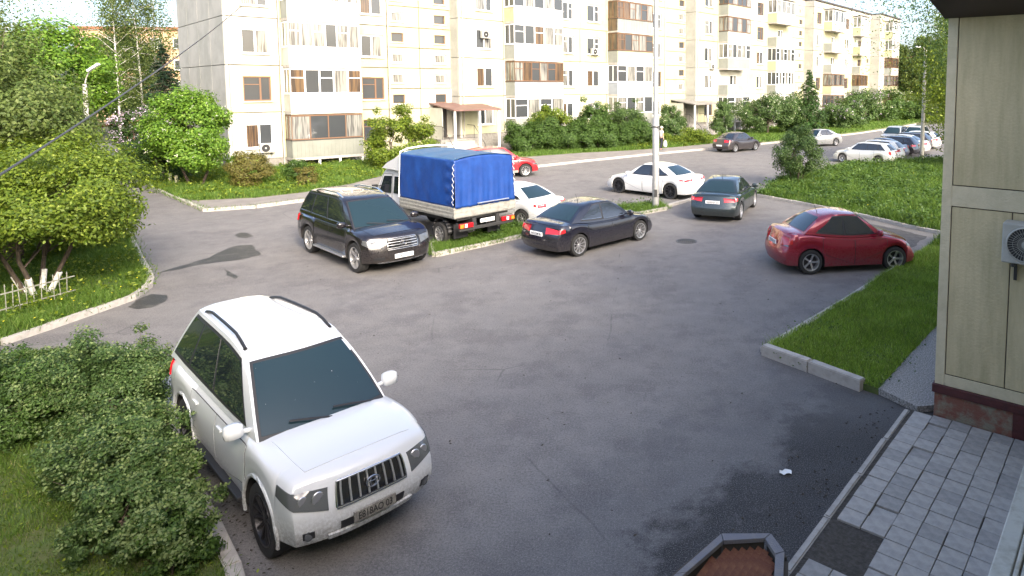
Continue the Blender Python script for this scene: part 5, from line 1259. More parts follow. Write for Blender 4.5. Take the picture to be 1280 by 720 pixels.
skin_obj('top', BV[:4] + [BV[7], (.02, .20, 1.27), BV[11], (-.02, -.20, 1.27)], [(0, 1), (1, 2), (2, 3), (3, 4), (4, 5), (3, 6), (6, 7)], [(.13, .17), (.12, .15), (.13, .18), (.09, .12), .062, .058, .062, .058], M['blouse'], man)
skin_obj('trousers', [(0, 0, .97)] + BV[15:18] + BV[19:22], [(0, 1), (1, 2), (2, 3), (0, 4), (4, 5), (5, 6)], [(.125, .16), .10, .075, .062, .10, .075, .062], M['navy'], man)
q = MB(); q.lathe([(.10, 1.665), (.105, 1.70), (.09, 1.76), (0, 1.79)], 16, 'z', cen=(.02, 0, 0)); q.box(.08, .19, -.06, .06, 1.672, 1.682); q.build('cap', M['cap'], man, smooth=50)
for k, (x, y) in enumerate(((0, 0), (.02, .02), (.03, -.01), (.015, -.03), (-.015, .015))):
    pass
bag = empty('carrier_bag', (pp.x + .16 * math.cos(R(40)) + .25 * math.sin(R(40)), pp.y + .02 - .25 * math.cos(R(40)), .34), R(40), 'white carrier bag hanging from the hand of the person behind the lamp post', 'bag')
q = MB(); q.lathe([(0, 0), (.10, .0), (.15, .08), (.14, .30), (.10, .42), (.05, .46)], 12, 'z'); q.build('pouch', M['bag'], bag, smooth=60); q = MB(); q.tube([(-.06, 0, .40), (-.03, 0, .53), (.03, 0, .53), (.06, 0, .40)], .008, 5); q.build('handle', M['bag'], bag)
# ------------------------------------------------------------------ vegetation
def leaves(centers, dirs, size, aspect=.55, flat_=.5, rs=nr):
    """rhombic leaves; dirs: preferred normals"""
    n = len(centers); N = dirs + rs.normal(0, 1, (n, 3)) * flat_; N /= np.linalg.norm(N, axis=1)[:, None] + 1e-9
    T_ = rs.normal(0, 1, (n, 3)); T_ -= N * (T_ * N).sum(1)[:, None]; T_ /= np.linalg.norm(T_, axis=1)[:, None] + 1e-9
    B_ = np.cross(N, T_); s = size * rs.uniform(.65, 1.3, (n, 1)); V = np.empty((n, 4, 3))
    V[:, 0] = centers - T_ * s * .5; V[:, 1] = centers + B_ * s * aspect * .5; V[:, 2] = centers + T_ * s * .5; V[:, 3] = centers - B_ * s * aspect * .5
    return V
def blob_crown(rx, ry, rz, cz, nclump, nleaf, size, cr=.28, rs=nr, low=-.75, hollow=.45, droop=0, rough=.18):
    """clumps of leaves through an uneven ellipsoid; returns leaf faces and clump centres"""
    u = rs.normal(0, 1, (nclump * 2, 3)); u /= np.linalg.norm(u, axis=1)[:, None]; u = u[u[:, 2] > low][:nclump]
    rad = rs.uniform(hollow, 1, (len(u), 1)) ** .6 * (1 + rs.normal(0, rough, (len(u), 1)))
    cc = u * rad * np.array([rx, ry, rz]) + np.array([0, 0, cz])
    R0 = (rx + ry + rz) / 3 * cr; crad = R0 * rs.uniform(.55, 1.35, len(u))
    w = crad ** 2; idx = rs.choice(len(u), nleaf, p=w / w.sum()); d = rs.normal(0, 1, (nleaf, 3)); d /= np.linalg.norm(d, axis=1)[:, None]
    rr = rs.uniform(.1, 1, nleaf) ** .45 * (1 + rs.exponential(.12, nleaf))
    P = cc[idx] + d * (crad[idx] * rr)[:, None] * np.array([1, 1, .8]); 
    if droop: P[:, 2] -= np.abs(rs.normal(0, droop, nleaf))
    out = (P - np.array([0, 0, cz])) * .6 / max(rx, .1) + d * .6 + np.array([0, 0, .5])
    return leaves(P, out, size, rs=rs), cc
M['bark'] = mat('bark', (.10, .075, .055), .9, noise=(9, (.05, .04, .03), .4, .7), bump=(25, .8))
M['birchbark'] = mat('birch_bark', (.60, .58, .53), .8, noise=(3.5, (.07, .06, .05), .56, .60))
M['pinebark'] = mat('pine_bark', (.24, .13, .08), .9, noise=(5, (.12, .08, .06), .4, .7))
M['limewash'] = mat('limewash', (.74, .73, .70), .9, noise=(12, (.5, .48, .44), .5, .7))
LM = dict(spring=leaf_mat('spring_leaves', (.05, .095, .008), (.155, .215, .020), (.27, .33, .05)), bright=leaf_mat('bright_leaves', (.06, .14, .012), (.14, .25, .025), (.22, .33, .05)),
    deep=leaf_mat('deep_green_leaves', (.018, .045, .010), (.045, .09, .02), (.08, .14, .04)), grey=leaf_mat('grey_green_leaves', (.035, .072, .02), (.09, .155, .042), (.18, .25, .10)),
    mid=leaf_mat('mid_green_leaves', (.03, .068, .012), (.07, .13, .024), (.12, .20, .05)), olive=leaf_mat('olive_brown_leaves', (.08, .08, .02), (.17, .15, .04), (.20, .26, .05)),
    birch=leaf_mat('birch_leaves', (.05, .085, .018), (.11, .15, .035), (.18, .22, .07)), needle=leaf_mat('spruce_needles', (.012, .03, .015), (.03, .06, .03), None, .1), pine=leaf_mat('larch_needles', (.03, .08, .02), (.06, .13, .03), None, .2),
    tips=leaf_mat('young_leaves', (.10, .15, .05), (.20, .26, .10), None, .3), flower=leaf_mat('white_blossom', (.62, .64, .50), (.78, .79, .68), None, .3), lilac=leaf_mat('lilac_blossom', (.42, .33, .50), (.66, .58, .70), None, .3), yellowf=leaf_mat('dandelions', (.75, .60, .03), (.8, .7, .05), None, .1))
def limb_mesh(mb, base, cc, r0, trunk_h, n_limbs, rs=nr, lean=(0, 0), trunk_top=None, mi=0):
    top = Vector((base.x + lean[0], base.y + lean[1], trunk_h)); pts = [base + (top - base) * t + Vector((rs.normal(0, .02) * trunk_h * (0 < t < 1), rs.normal(0, .02) * trunk_h * (0 < t < 1), 0)) for t in (0, .3, .65, 1)]
    mb.tube(pts, [r0 * 1.15, r0 * .9, r0 * .75, r0 * .5], 8, mi)
    sel = rs.choice(len(cc), min(n_limbs, len(cc)), replace=False)
    for i in sel:
        e = Vector(cc[i]); t = rs.uniform(.55, 1.0); s = base.lerp(top, t); m = (s + e) / 2 + Vector((rs.normal(0, .06), rs.normal(0, .06), .12)) * (e - s).length
        mb.tube([s, m, e], [r0 * .42, r0 * .24, r0 * .06], 5, mi, cap=False)
def plant(name, label, cat, x, y, rx, ry, rz, cz, nclump, nleaf, size, lm, group=None, trunk=True, tr=.07, th=None, seed=1, bark='bark', limbs=14, cr=.28, low=-.75, extra=None, z=.08, droop=0, stems=1, hollow=.45, rough=.18, crown_name='crown'):
    rs = np.random.RandomState(seed); root = empty(name, (x, y, z), 0, label, cat, group)
    V, cc = blob_crown(rx, ry, rz, cz, nclump, nleaf, size, cr, rs, low, droop=droop, hollow=hollow, rough=rough); V[:, :, 2] = np.maximum(V[:, :, 2], .0)
    link(crown_name, fast_mesh(crown_name, V, 4, LM[lm]), root)
    if trunk:
        for k in range(stems):
            mb = MB(); a = 2 * math.pi * k / stems + .4; off = (0 if stems == 1 else .12 + tr)
            limb_mesh(mb, Vector((off * math.cos(a), off * math.sin(a), -.1)), cc, tr, th or cz, max(3, limbs // stems), rs, lean=(0, 0) if stems == 1 else (rx * .35 * math.cos(a), ry * .35 * math.sin(a))); mb.build('trunk', M[bark], root, smooth=60)
    if extra:
        lm2, n2, s2, zmin = extra; idx = rs.choice(len(V), n2 * 6 if n2 * 6 < len(V) else n2); P = V[idx, 0]; d = P - np.array([0, 0, cz]); q = (d[:, 0] / rx) ** 2 + (d[:, 1] / ry) ** 2 + (d[:, 2] / rz) ** 2; sel = P[(q > .8) & (P[:, 2] > zmin)][:n2]
        base = np.repeat(sel, 7, 0) + rs.normal(0, s2 * .8, (len(sel) * 7, 3)); en = 'young_shoots' if lm2 == 'tips' else 'blossom'; link(en, fast_mesh(en, leaves(base, np.array([[0, -.4, .8]]), s2, .8, .6, rs), 4, LM[lm2]), root)
    return root
def birch(name, label, x, y, h, rad, nleaf, size, lm='birch', group=None, seed=1, bark='birchbark', tr=.11, zc=.25, cat='tree', hang=1.0, nb=46, trunkn=1):
    rs = np.random.RandomState(seed); root = empty(name, (x, y, 0), 0, label, cat, group); mb = MB()
    lean = (rs.normal(0, .03) * h, rs.normal(0, .03) * h); pt = lambda t: Vector((lean[0] * t * t, lean[1] * t * t, h * t))
    mb.tube([pt(t) for t in (0, .2, .4, .6, .8, .97)], [tr, tr * .82, tr * .65, tr * .45, tr * .25, tr * .06], 7); P = []
    for i in range(nb):
        t = zc + (.97 - zc) * ((i + rs.uniform(0, 1)) / nb) ** .9; s = pt(t); a = rs.uniform(0, 2 * math.pi); L_ = rad * (1 - .75 * abs((t - zc - .22) / (1 - zc)) ** 1.2) * rs.uniform(.5, 1.15)
        e = s + Vector((math.cos(a) * L_, math.sin(a) * L_, L_ * rs.uniform(.15, .6))); m = s.lerp(e, .55) + Vector((0, 0, L_ * .22)); mb.tube([s, m, e], [tr * .26 * (1.2 - t), tr * .14, tr * .04], 4, cap=False)
        k = nleaf // nb; tt = rs.uniform(.25, 1.05, k); B0 = np.array(s)[None] * (1 - tt[:, None]) + np.array(e)[None] * tt[:, None]; st = rs.randint(0, 9, k); so_ = rs.normal(0, .22 * L_ + .12, (9, 3))
        Q = B0 + so_[st] * np.array([1, 1, .5]) + rs.normal(0, .07, (k, 3)); Q[:, 2] -= rs.uniform(0, 1, k) ** 1.3 * hang * rs.uniform(.5, 1.6, 9)[st] + .0; P.append(Q)
    mb.build('trunk', M[bark], root, smooth=60); P = np.concatenate(P); P = P[P[:, 2] > h * .06]
    link('crown', fast_mesh('crown', leaves(P, np.array([[0, -.3, .4]]), size, .6, 1.0, rs), 4, LM[lm]), root); return root
def spruce(name, label, x, y, h, rad, lm='needle', seed=1, group=None, size=.16, cat='tree', nper=70, base=.08):
    rs = np.random.RandomState(seed); root = empty(name, (x, y, 0), 0, label, cat, group); mb = MB(); mb.tube([(0, 0, 0), (0, 0, h * .5), (0, 0, h)], [.16, .09, .015], 7); P = []; Dn = []
    z = h * base
    while z < h * .98:
        f = 1 - z / h; r_ = rad * (f ** .85) * rs.uniform(.85, 1.1) + .05; nb = max(5, int(11 * f + 4))
        for k in range(nb):
            a = rs.uniform(0, 2 * math.pi); L_ = r_ * rs.uniform(.75, 1.12); e = np.array([math.cos(a) * L_, math.sin(a) * L_, z - .32 * L_ + .1]); s = np.array([0, 0, z + .05])
            if L_ > .35: mb.tube([tuple(s), tuple((s + e) / 2 + np.array([0, 0, .06 * L_])), tuple(e)], [.03, .018, .006], 4, cap=False)
            n_ = int(nper * L_ / rad) + 6; t = rs.uniform(.12, 1.03, n_) ** .8; side_ = rs.normal(0, .13 * L_ + .03, n_) * (1.15 - t * .8); perp = np.array([-math.sin(a), math.cos(a), 0])
            Q = s + (e - s) * t[:, None] + perp * side_[:, None]; Q[:, 2] += .08 * L_ * np.sin(np.pi * t) - np.abs(rs.normal(0, .06, n_)) - np.abs(side_) * .3; P.append(Q)
        z += max(.16, h * .035) * (.6 + .6 * f)
    mb.build('trunk', M['bark'], root, smooth=60); P = np.concatenate(P); link('crown', fast_mesh('crown', leaves(P, np.array([[0, 0, 1.]]), size, .35, .5, rs), 4, LM[lm]), root); return root
def shape(root, x, y, s=1, rz=0, sz=None): root.location = (x, y, root.location.z); root.rotation_euler = (0, 0, rz); root.scale = (s, s, sz or s)

# --- left side
p = G(44, 378); plant('apple_tree', 'leafy tree with whitewashed forked trunks inside the picket fence', 'tree', p.x - .15, p.y + .25, 2.0, 1.95, 1.2, 2.05, 110, 55000, .082, 'spring', tr=.055, th=1.5, seed=4, stems=4, limbs=26, cr=.24, z=.09, low=-.62)
wt = bpy.data.objects['apple_tree']; q = MB()
for k in range(4):
    a = 2 * math.pi * k / 4 + .4; o_ = .175; b0 = Vector((o_ * math.cos(a), o_ * math.sin(a), -.05)); b1 = Vector((o_ * math.cos(a) + 2.0 * .35 * math.cos(a) * .36, o_ * math.sin(a) + 1.95 * .35 * math.sin(a) * .36, .50)); q.tube([b0, (b0 + b1) / 2, b1], [.066, .060, .056], 9)
q.build('limewash_coat', M['limewash'], wt, smooth=60)
plant('bush', 'broad light green shrub under and behind the apple tree by the kerb', 'shrub', -16.9, 17.8, 2.0, 2.0, 1.5, 1.35, 60, 24000, .09, 'spring', trunk=True, tr=.04, seed=8, stems=4, cr=.3, low=-.9)
plant('bush', 'drooping light green shrub reaching over the footpath edge', 'shrub', -20.6, 22.6, 2.2, 2.4, 1.5, 1.5, 55, 20000, .12, 'spring', seed=9, tr=.04, stems=3, cr=.28, low=-.9)
plant('willow', 'tall yellow green willow rising behind the apple tree', 'tree', -23.8, 24.5, 3.1, 3.0, 3.1, 3.5, 90, 42000, .14, 'birch', seed=10, tr=.14, cr=.26, droop=.25, low=-.9)
plant('maple', 'bright green round maple lit by the sun above the left trees', 'tree', -33.6, 38.5, 2.7, 2.7, 3.1, 5.3, 80, 32000, .20, 'bright', seed=12, tr=.18, cr=.26, low=-.8)
plant('willow', 'dense dull green willow at the left edge of the view', 'tree', -31.8, 30.5, 4.0, 3.4, 3.9, 4.6, 90, 34000, .16, 'birch', seed=13, tr=.16, cr=.28, droop=.3, low=-.95)
plant('bush', 'mixed green thicket below the bright maple', 'shrub', -31.2, 33.5, 3.0, 2.6, 2.3, 2.2, 60, 20000, .15, 'mid', seed=14, tr=.05, stems=3, cr=.3, low=-.95)
birch('birch', 'tall white stemmed birch beside the pale lamp post', -40.6, 52, 15.0, 2.9, 10000, .15, seed=21, hang=2.0, zc=.22)
birch('birch', 'slim birch whose thin white trunk leans right of the lamp post', -40.2, 54, 14.5, 2.7, 9000, .15, seed=22, hang=2.0, zc=.24)
birch('birch', 'third birch standing next to the spruce at the left', -40.9, 56.5, 13.5, 2.4, 8000, .15, seed=23, hang=1.6, zc=.24)
birch('birch', 'sparse birch with bare drooping twigs in the top left corner', -46, 46, 15.5, 4.2, 12000, .16, seed=24, hang=2.6, zc=.35)
spruce('spruce', 'dark spruce between the birches and the end wall of the flats', -33.4, 47, 8.0, 2.3, seed=31, size=.28, nper=60)
for k, (x, y, s, lab) in enumerate(((-50, 64, .85, 'dark broad tree behind the birches left of the pipe frame'), (-57, 58, .95, 'dark broad tree furthest left behind the willows'), (-66, 70, 1.05, 'high dark tree above the willows at the left'))):
    if k == 0: bt = plant('broad_tree', lab, 'tree', x, y, 4.5, 4.0, 4.6, 5.6, 80, 22000, .26, 'mid', 'trees beyond the footpath', seed=41, tr=.2, cr=.28, low=-.95)
    else: c = copy_tree(bt); shape(c, x, y, s, k * 1.3); c['label'] = lab
plant('guelder_rose', 'round green shrub tree dotted with white blossom by the end wall', 'tree', -21.2, 31.6, 1.85, 1.8, 2.15, 2.7, 70, 30000, .13, 'bright', seed=50, tr=.07, th=1.6, stems=2, cr=.27, low=-.85, extra=('flower', 150, .055, 1.2))
plant('lilac_bush', 'dark green bush in front of the path corner beside the white flowering tree', 'shrub', -24.2, 33.8, 1.35, 1.4, 1.35, 1.35, 50, 16000, .12, 'deep', seed=51, tr=.04, stems=3, cr=.3, low=-.95)
plant('lilac', 'lilac with pale violet blossom by the footpath', 'shrub', -28.4, 38.0, 1.4, 1.3, 1.3, 2.3, 40, 9000, .13, 'deep', seed=52, tr=.04, stems=3, cr=.3, low=-.9, extra=('lilac', 420, .09, 1.2))
plant('barberry', 'rounded yellow brown bush under the corner window of the flats', 'shrub', -18.45, 31.4, 1.0, 1.0, .82, .85, 50, 17000, .075, 'olive', seed=53, tr=.03, stems=3, cr=.28, low=-.95, rough=.06)
plant('shrub', 'small dry brownish shrub in the grass before the ground floor balcony', 'shrub', -15.6, 31.2, .5, .45, .5, .5, 20, 3000, .08, 'olive', seed=54, tr=.02, cr=.35, low=-.9)
plant('shrub', 'low leafy shrub right of the yellow brown bush', 'shrub', -16.9, 32.8, .6, .5, .6, .6, 20, 4000, .09, 'mid', seed=541, tr=.02, cr=.35, low=-.9)
plant('jasmine_bush', 'tall light green shrub behind the blue truck by the first entrance', 'shrub', -13.9, 38.6, 1.95, 1.6, 1.75, 1.6, 65, 26000, .13, 'spring', seed=55, tr=.05, stems=3, cr=.27, low=-.95)
# --- hedge and bushes along the flats
hl = [(-8.0, 47.3), (-6.6, 48.2), (-5.2, 49.0), (-3.8, 49.8), (-2.4, 50.6), (-1.0, 51.4), (.4, 52.4)]
for i, (x, y) in enumerate(hl):
    if i == 0: hp = plant('hedge_shrub', 'first dense mid green shrub of the hedge, next to the first entrance', 'shrub', x, y, 1.25, 1.2, 1.2, 1.1, 40, 15000, .12, 'mid', 'shrubs of the hedge along the pavement', seed=60, tr=.04, stems=3, cr=.32, low=-1)
    else: c = copy_tree(hp); shape(c, x, y, 1 + .12 * math.sin(i * 2.1), i * 1.7); c['label'] = ['', 'second shrub of the pavement hedge, left end', 'third shrub of the pavement hedge, tall and full', 'middle shrub of the pavement hedge', 'fifth shrub of the pavement hedge from the entrance', 'sixth shrub of the pavement hedge from the entrance', 'last shrub of the pavement hedge beside the lamp post'][i]
for i, (x, y, s, lm_, lab) in enumerate(((-6.3, 50.4, 1.0, 'spring', 'tall light green bush with white blossom rising behind the hedge start'), (-3.4, 53.0, .98, 'mid', 'tall bush behind the middle of the hedge'), (-.6, 56.0, .92, 'grey', 'greyish bush behind the hedge left of the lamp post'), (3.2, 58.6, .85, 'grey', 'greyish flowering bush left of the second entrance'))):
    plant('tall_bush', lab, 'shrub', x, y, 1.5 * s, 1.3 * s, 1.7 * s, 1.9 * s, 50, 15000, .14, lm_, 'bushes under the windows of the flats', seed=70 + i, tr=.05, stems=3, cr=.28, low=-.9, extra=('flower', 60, .07, 1.2) if i in (0, 3) else None)
plant('low_bush', 'low weedy bushes in the bed before the second entrance', 'shrub', 4.2, 55.0, 2.4, 1.1, .65, .55, 40, 9000, .13, 'spring', seed=76, trunk=False, cr=.3, low=-1, crown_name='foliage')
plant('tall_bush', 'slender bush hiding the right side of the second entrance steps', 'shrub', 8.4, 62.2, 1.0, 1.0, 1.7, 1.9, 36, 9000, .14, 'grey', seed=77, tr=.05, cr=.3, low=-.9)
plant('bird_cherry', 'big pale flowering bush right of the second entrance', 'tree', 13.4, 66.0, 3.0, 2.6, 1.9, 2.0, 70, 24000, .17, 'grey', seed=80, tr=.1, cr=.28, low=-.95, extra=('flower', 200, .07, 1.5))
plant('dark_bush', 'dark green bush between the pale bush and the conifer', 'shrub', 16.6, 67.5, 2.2, 2.0, 1.8, 1.9, 50, 15000, .17, 'deep', seed=81, tr=.08, cr=.3, low=-.95)
spruce('conifer', 'dark green pointed conifer standing before the far half of the flats', 17.6, 66.5, 6.6, 2.5, 'pine', seed=82, size=.26, nper=60, base=.1)
p = G(1000, 236); plant('round_tree', 'small round airy tree at the tip of the right hand lawn', 'tree', p.x + .1, p.y + 1.0, 1.08, 1.05, 1.25, 1.55, 60, 19000, .085, 'grey', seed=83, tr=.05, th=1.0, stems=3, cr=.28, low=-1, z=.1, rough=.1)
for i, (x, y, s, lm_, ex, lab) in enumerate(((23.5, 74.5, 1.1, 'grey', 'lilac', 'whitish lilac in front of the third section of flats'), (28.0, 82.0, 1.35, 'grey', 'lilac', 'larger pale lilac farther along the flats'), (33.5, 89.5, 1.5, 'mid', 'flower', 'green bush with white blossom near the far end of the flats'), (40.5, 97.0, 1.3, 'birch', 'flower', 'yellowish bush at the far corner of the flats'), (38.5, 92.5, .9, 'mid', None, 'low green bush by the far lawn'))):
    plant('far_bush', lab, 'shrub', x, y, 2.3 * s, 2.0 * s, 1.5 * s, 1.5 * s, 45, 9000, .24, lm_, 'bushes by the far sections', seed=90 + i, tr=.07, stems=2, cr=.3, low=-.95, extra=(ex, 60, .13, 1.2) if ex else None)
# --- wood on the right
wood = []
spec = [(46, 104), (50, 112), (54, 104), (58, 116), (55, 96), (63, 108), (60, 92), (68, 100), (66, 118), (74, 110), (62, 84), (72, 92), (49, 122), (80, 102), (56, 126), (70, 126)]
for k, (x, y) in enumerate(spec):
    if k < 2: t = birch('wood_tree', '', x, y, 12.5, 3.4, 16000, .36, 'birch', 'trees of the wood beyond the parked row', seed=100 + k, bark='pinebark' if k == 0 else 'birchbark', tr=.17, zc=.22, hang=1.8, nb=50); wood.append(t)
    else: t = copy_tree(wood[k % 2]); shape(t, x, y, rnd.uniform(.84, 1.08), k * 1.9)
    t['label'] = 'tall thin trunked tree in the sunlit wood beyond the far parked row'
plant('thicket', 'wall of low green undergrowth at the foot of the far wood', 'undergrowth', 60, 88, 20, 4, 2.6, 1.8, 160, 30000, .35, 'spring', seed=120, trunk=False, cr=.14, low=-.9, z=0, crown_name='foliage')['kind'] = 'stuff'
for k, (x, y, h_, lab) in enumerate(((19.0, 39.2, 9.5, 'slender dark trunked tree left of two, growing beyond the slim lamp post'), (20.1, 40.2, 9.0, 'slender dark trunked tree close right of its twin by the slim lamp post'), (22.5, 42.0, 10.5, 'leafy tree against the edge of the olive wall'))):
    birch('slender_tree', lab, x, y, h_, 2.3, 15000, .13, 'spring', seed=130 + k, bark='bark', tr=.075, zc=.2 if k < 2 else .08, hang=1.0, group='slender trees beside the olive wall')
plant('bush', 'green bush between the slender trees and the olive wall', 'shrub', 20.4, 36.4, 1.9, 1.9, 1.8, 1.7, 45, 14000, .13, 'mid', seed=135, tr=.05, stems=2, cr=.3, low=-.95)
plant('bush', 'shadowy green bush close beside the olive wall in tall grass', 'shrub', 18.6, 31.0, 1.6, 1.6, 1.1, 1.0, 40, 9000, .12, 'mid', seed=136, tr=.04, stems=2, cr=.3, low=-.95)
birch('birch', 'birch with small silvery leaves hanging in from the top right', 12.4, 24.0, 10.0, 4.3, 17000, .085, 'grey', seed=140, bark='birchbark', tr=.10, zc=.55, hang=1.2)
# --- foreground shrubs
for i, (u, v, rx, rz, n, lm_, lab) in enumerate(((8, 548, .95, .56, 26000, 'mid', 'dark green shrub at the left edge of the picture near the kerb'), (88, 536, .80, .54, 24000, 'grey', 'grey green leafy shrub, second from the left edge along the kerb'), (150, 540, .70, .62, 26000, 'grey', 'tallest grey green shrub with long sprigs beside the white off-road car'),
        (152, 612, .62, .50, 24000, 'grey', 'bushy grey green shrub overhanging the kerb by the white car door'), (165, 680, .55, .42, 24000, 'grey', 'shrub of fine grey green foliage at the bottom left'), (222, 716, .34, .34, 9000, 'mid', 'lowest small shrub spilling over the kerb at the bottom'), (205, 650, .36, .38, 10000, 'mid', 'small fresh green shrub hanging over the kerb beside the front wheel'))):
    p = G(u, v); plant('snowberry_bush', lab, 'shrub', p.x, p.y, rx, rx * .85, rz, rz * .85, 120, int(n * 1.35), .043, lm_, 'shrubs along the kerb at the bottom left', seed=150 + i, tr=.018, stems=4, cr=.24, low=-.95, limbs=40, z=.1, rough=.34, extra=('tips', 420, .034, .25))
# ------------------------------------------------------------------ grass
GM = dict(m=leaf_mat('mown_grass_blades', (.13, .24, .03), (.29, .43, .07), (.46, .54, .20), .3), g=leaf_mat('grass_blades', (.05, .105, .012), (.11, .195, .03), (.18, .24, .06), .3), d=leaf_mat('dry_grass_blades', (.07, .12, .02), (.13, .19, .04), (.24, .23, .09), .3))
def inside(P, poly):
    x, y = P[:, 0], P[:, 1]; c = np.zeros(len(P), bool); n = len(poly)
    for i in range(n):
        x1, y1 = poly[i]; x2, y2 = poly[(i + 1) % n]
        k = ((y1 > y) != (y2 > y)) & (x < (x2 - x1) * (y - y1) / (y2 - y1 + 1e-12) + x1); c ^= k
    return c
def grass(name, poly, z, n, h, w, m_, seed, label, clip=None, tuft=.0, bend=.45):
    rs = np.random.RandomState(seed); A = np.array([p[:2] for p in poly]); lo, hi = A.min(0), A.max(0)
    if clip: lo = np.maximum(lo, clip[:2]); hi = np.minimum(hi, clip[2:])
    P = np.zeros((0, 2))
    while len(P) < n:
        Q = rs.uniform(lo, hi, (n * 2, 2)); Q = Q[inside(Q, poly)]
        if tuft: 
            f = np.sin(Q[:, 0] * 2.1 + 1.3 * np.sin(Q[:, 1] * 1.7)) * np.sin(Q[:, 1] * 2.4 + 1.1 * np.sin(Q[:, 0] * 1.3)) + .5 * np.sin(Q[:, 0] * 6.1 + Q[:, 1] * 3) * np.sin(Q[:, 1] * 7.3)
            Q = Q[rs.uniform(0, 1, len(Q)) < 1 - tuft * (f < rs.normal(0, .3, len(Q)))]
        P = np.concatenate([P, Q])
    P = P[:n]; f = .75 + .35 * np.sin(P[:, 0] * 1.1 + 2 * np.sin(P[:, 1] * .8)) * np.sin(P[:, 1] * 1.3) + .2 * np.sin(P[:, 0] * 4.3) * np.sin(P[:, 1] * 5.1)
    H = h * f * rs.uniform(.5, 1.35, n); a = rs.uniform(0, 2 * np.pi, n); d = np.stack([np.cos(a), np.sin(a)], 1) * (w * rs.uniform(.7, 1.3, n))[:, None]; b = rs.normal(0, bend, (n, 2)) * H[:, None]
    V = np.zeros((n, 3, 3)); V[:, 0, :2] = P - d / 2; V[:, 1, :2] = P + d / 2; V[:, 2, :2] = P + b; V[:, :2, 2] = z - .01; V[:, 2, 2] = z + H
    o = link(name, fast_mesh(name, V, 3, m_)); tag(o, label, 'grass', None, 'stuff'); return o
L_ = LAWNS
def shrink(poly, d=.1): return poly
gl = gn_ = L_['near'][0]; grass('grass', [(p[0] - .12, p[1]) for p in gl], .10, 110000, .08, .011, GM['d'], 1, 'short yellowish green grass of the lawn at the bottom left', (-11, 3.5, -2, 13), .45)
gl = L_['left'][0]; grass('grass', [(p[0] - .12, p[1] + .05) for p in gl], .09, 70000, .20, .020, GM['g'], 2, 'tall bright grass on the lawn with the picket fence', (-19, 11, -11, 27), .3)
grass('grass', gl, .09, 30000, .22, .05, GM['g'], 3, 'rough grass further back along the footpath', (-45, 20, -14, 46), .3)
gl = L_['flats'][0]; grass('grass', gl, .11, 60000, .22, .035, GM['g'], 4, 'bright long grass in front of the first balconies', (-30, 26, -11, 46), .25)
gl = L_['hedge'][0]; grass('grass', gl, .12, 40000, .25, .05, GM['g'], 5, 'bright grass below the windows by the second entrance', (-9, 44, 10, 62), .2)
gl = L_['far'][0]; grass('grass', gl, .12, 30000, .28, .09, GM['g'], 6, 'grass between the far road and the flats', None, .2)
R1 = L_['right'][0]
grass('grass', R1, .10, 16000, .16, .012, GM['d'], 17, 'taller dry blades standing out of the mown strip', (2.4, 9.8, 11, 20), .7, .6)
grass('grass', gn_, .10, 26000, .15, .010, GM['g'], 18, 'taller green tufts in the bottom left lawn', (-11, 3.5, -2, 13), .8, .6)
grass('grass', R1, .10, 110000, .10, .014, GM['m'], 7, 'mown green grass beside the parking bay and the olive wall', (2.4, 9.8, 11, 20), .6)
grass('grass', R1, .10, 90000, .34, .032, GM['g'], 8, 'tall lush weeds and grass behind the red saloon', (5, 19.5, 22, 42), .35, .5)
grass('grass', R1, .10, 30000, .25, .07, GM['g'], 9, 'grass stretching away to the far parked row', (18, 20, 50, 50), .2)
grass('grass', L_['strip'][0], .10, 24000, .17, .018, GM['g'], 10, 'weedy grass on the narrow strip under the truck', None, .3)
rs = np.random.RandomState(77)
def weeds(name, label, poly, clip, n, size, lm_, seed, zr, cat='weeds'):
    r_ = np.random.RandomState(seed); A = np.array(poly); Q = r_.uniform(clip[:2], clip[2:], (n * 4, 2)); Q = Q[inside(Q, poly)][:n]; k = 26; C_ = np.repeat(Q, k, 0); s_ = np.repeat(r_.uniform(.5, 1.4, len(Q)), k)
    P = np.zeros((len(C_), 3)); P[:, :2] = C_ + r_.normal(0, .16, (len(C_), 2)) * s_[:, None]; P[:, 2] = .1 + r_.uniform(.1, 1, len(C_)) * zr * s_
    o = link(name, fast_mesh(name, leaves(P, np.array([[0, 0, 1.]]), size, .6, .7, r_), 4, LM[lm_])); tag(o, label, cat, None, 'stuff')
weeds('weeds', 'broad leaved weeds growing through the tall grass behind the red saloon', R1, (5.5, 20, 20, 42), 900, .13, 'mid', 1, .42)
weeds('weeds', 'small broad leaved weeds dotted over the mown strip', R1, (2.4, 9.8, 11, 20), 70, .045, 'mid', 6, .07)
weeds('weeds', 'small weeds in the bottom left lawn', gn_, (-9, 4, -3, 11), 120, .04, 'spring', 7, .08)
weeds('weeds', 'pale leafy weeds on the narrow strip under the truck', L_['strip'][0], (-7, 18, 2, 27), 130, .09, 'mid', 2, .28)
weeds('weeds', 'leafy weeds along the pavement before the balconies', L_['flats'][0], (-26, 26, -12, 42), 350, .12, 'spring', 3, .30)
weeds('weeds', 'leafy weeds in the bed at the second entrance', L_['hedge'][0], (0, 49, 10, 60), 250, .14, 'spring', 4, .4)
weeds('weeds', 'weeds among the grass round the picket fence', L_['left'][0], (-19, 12, -11, 24), 260, .08, 'spring', 5, .25)
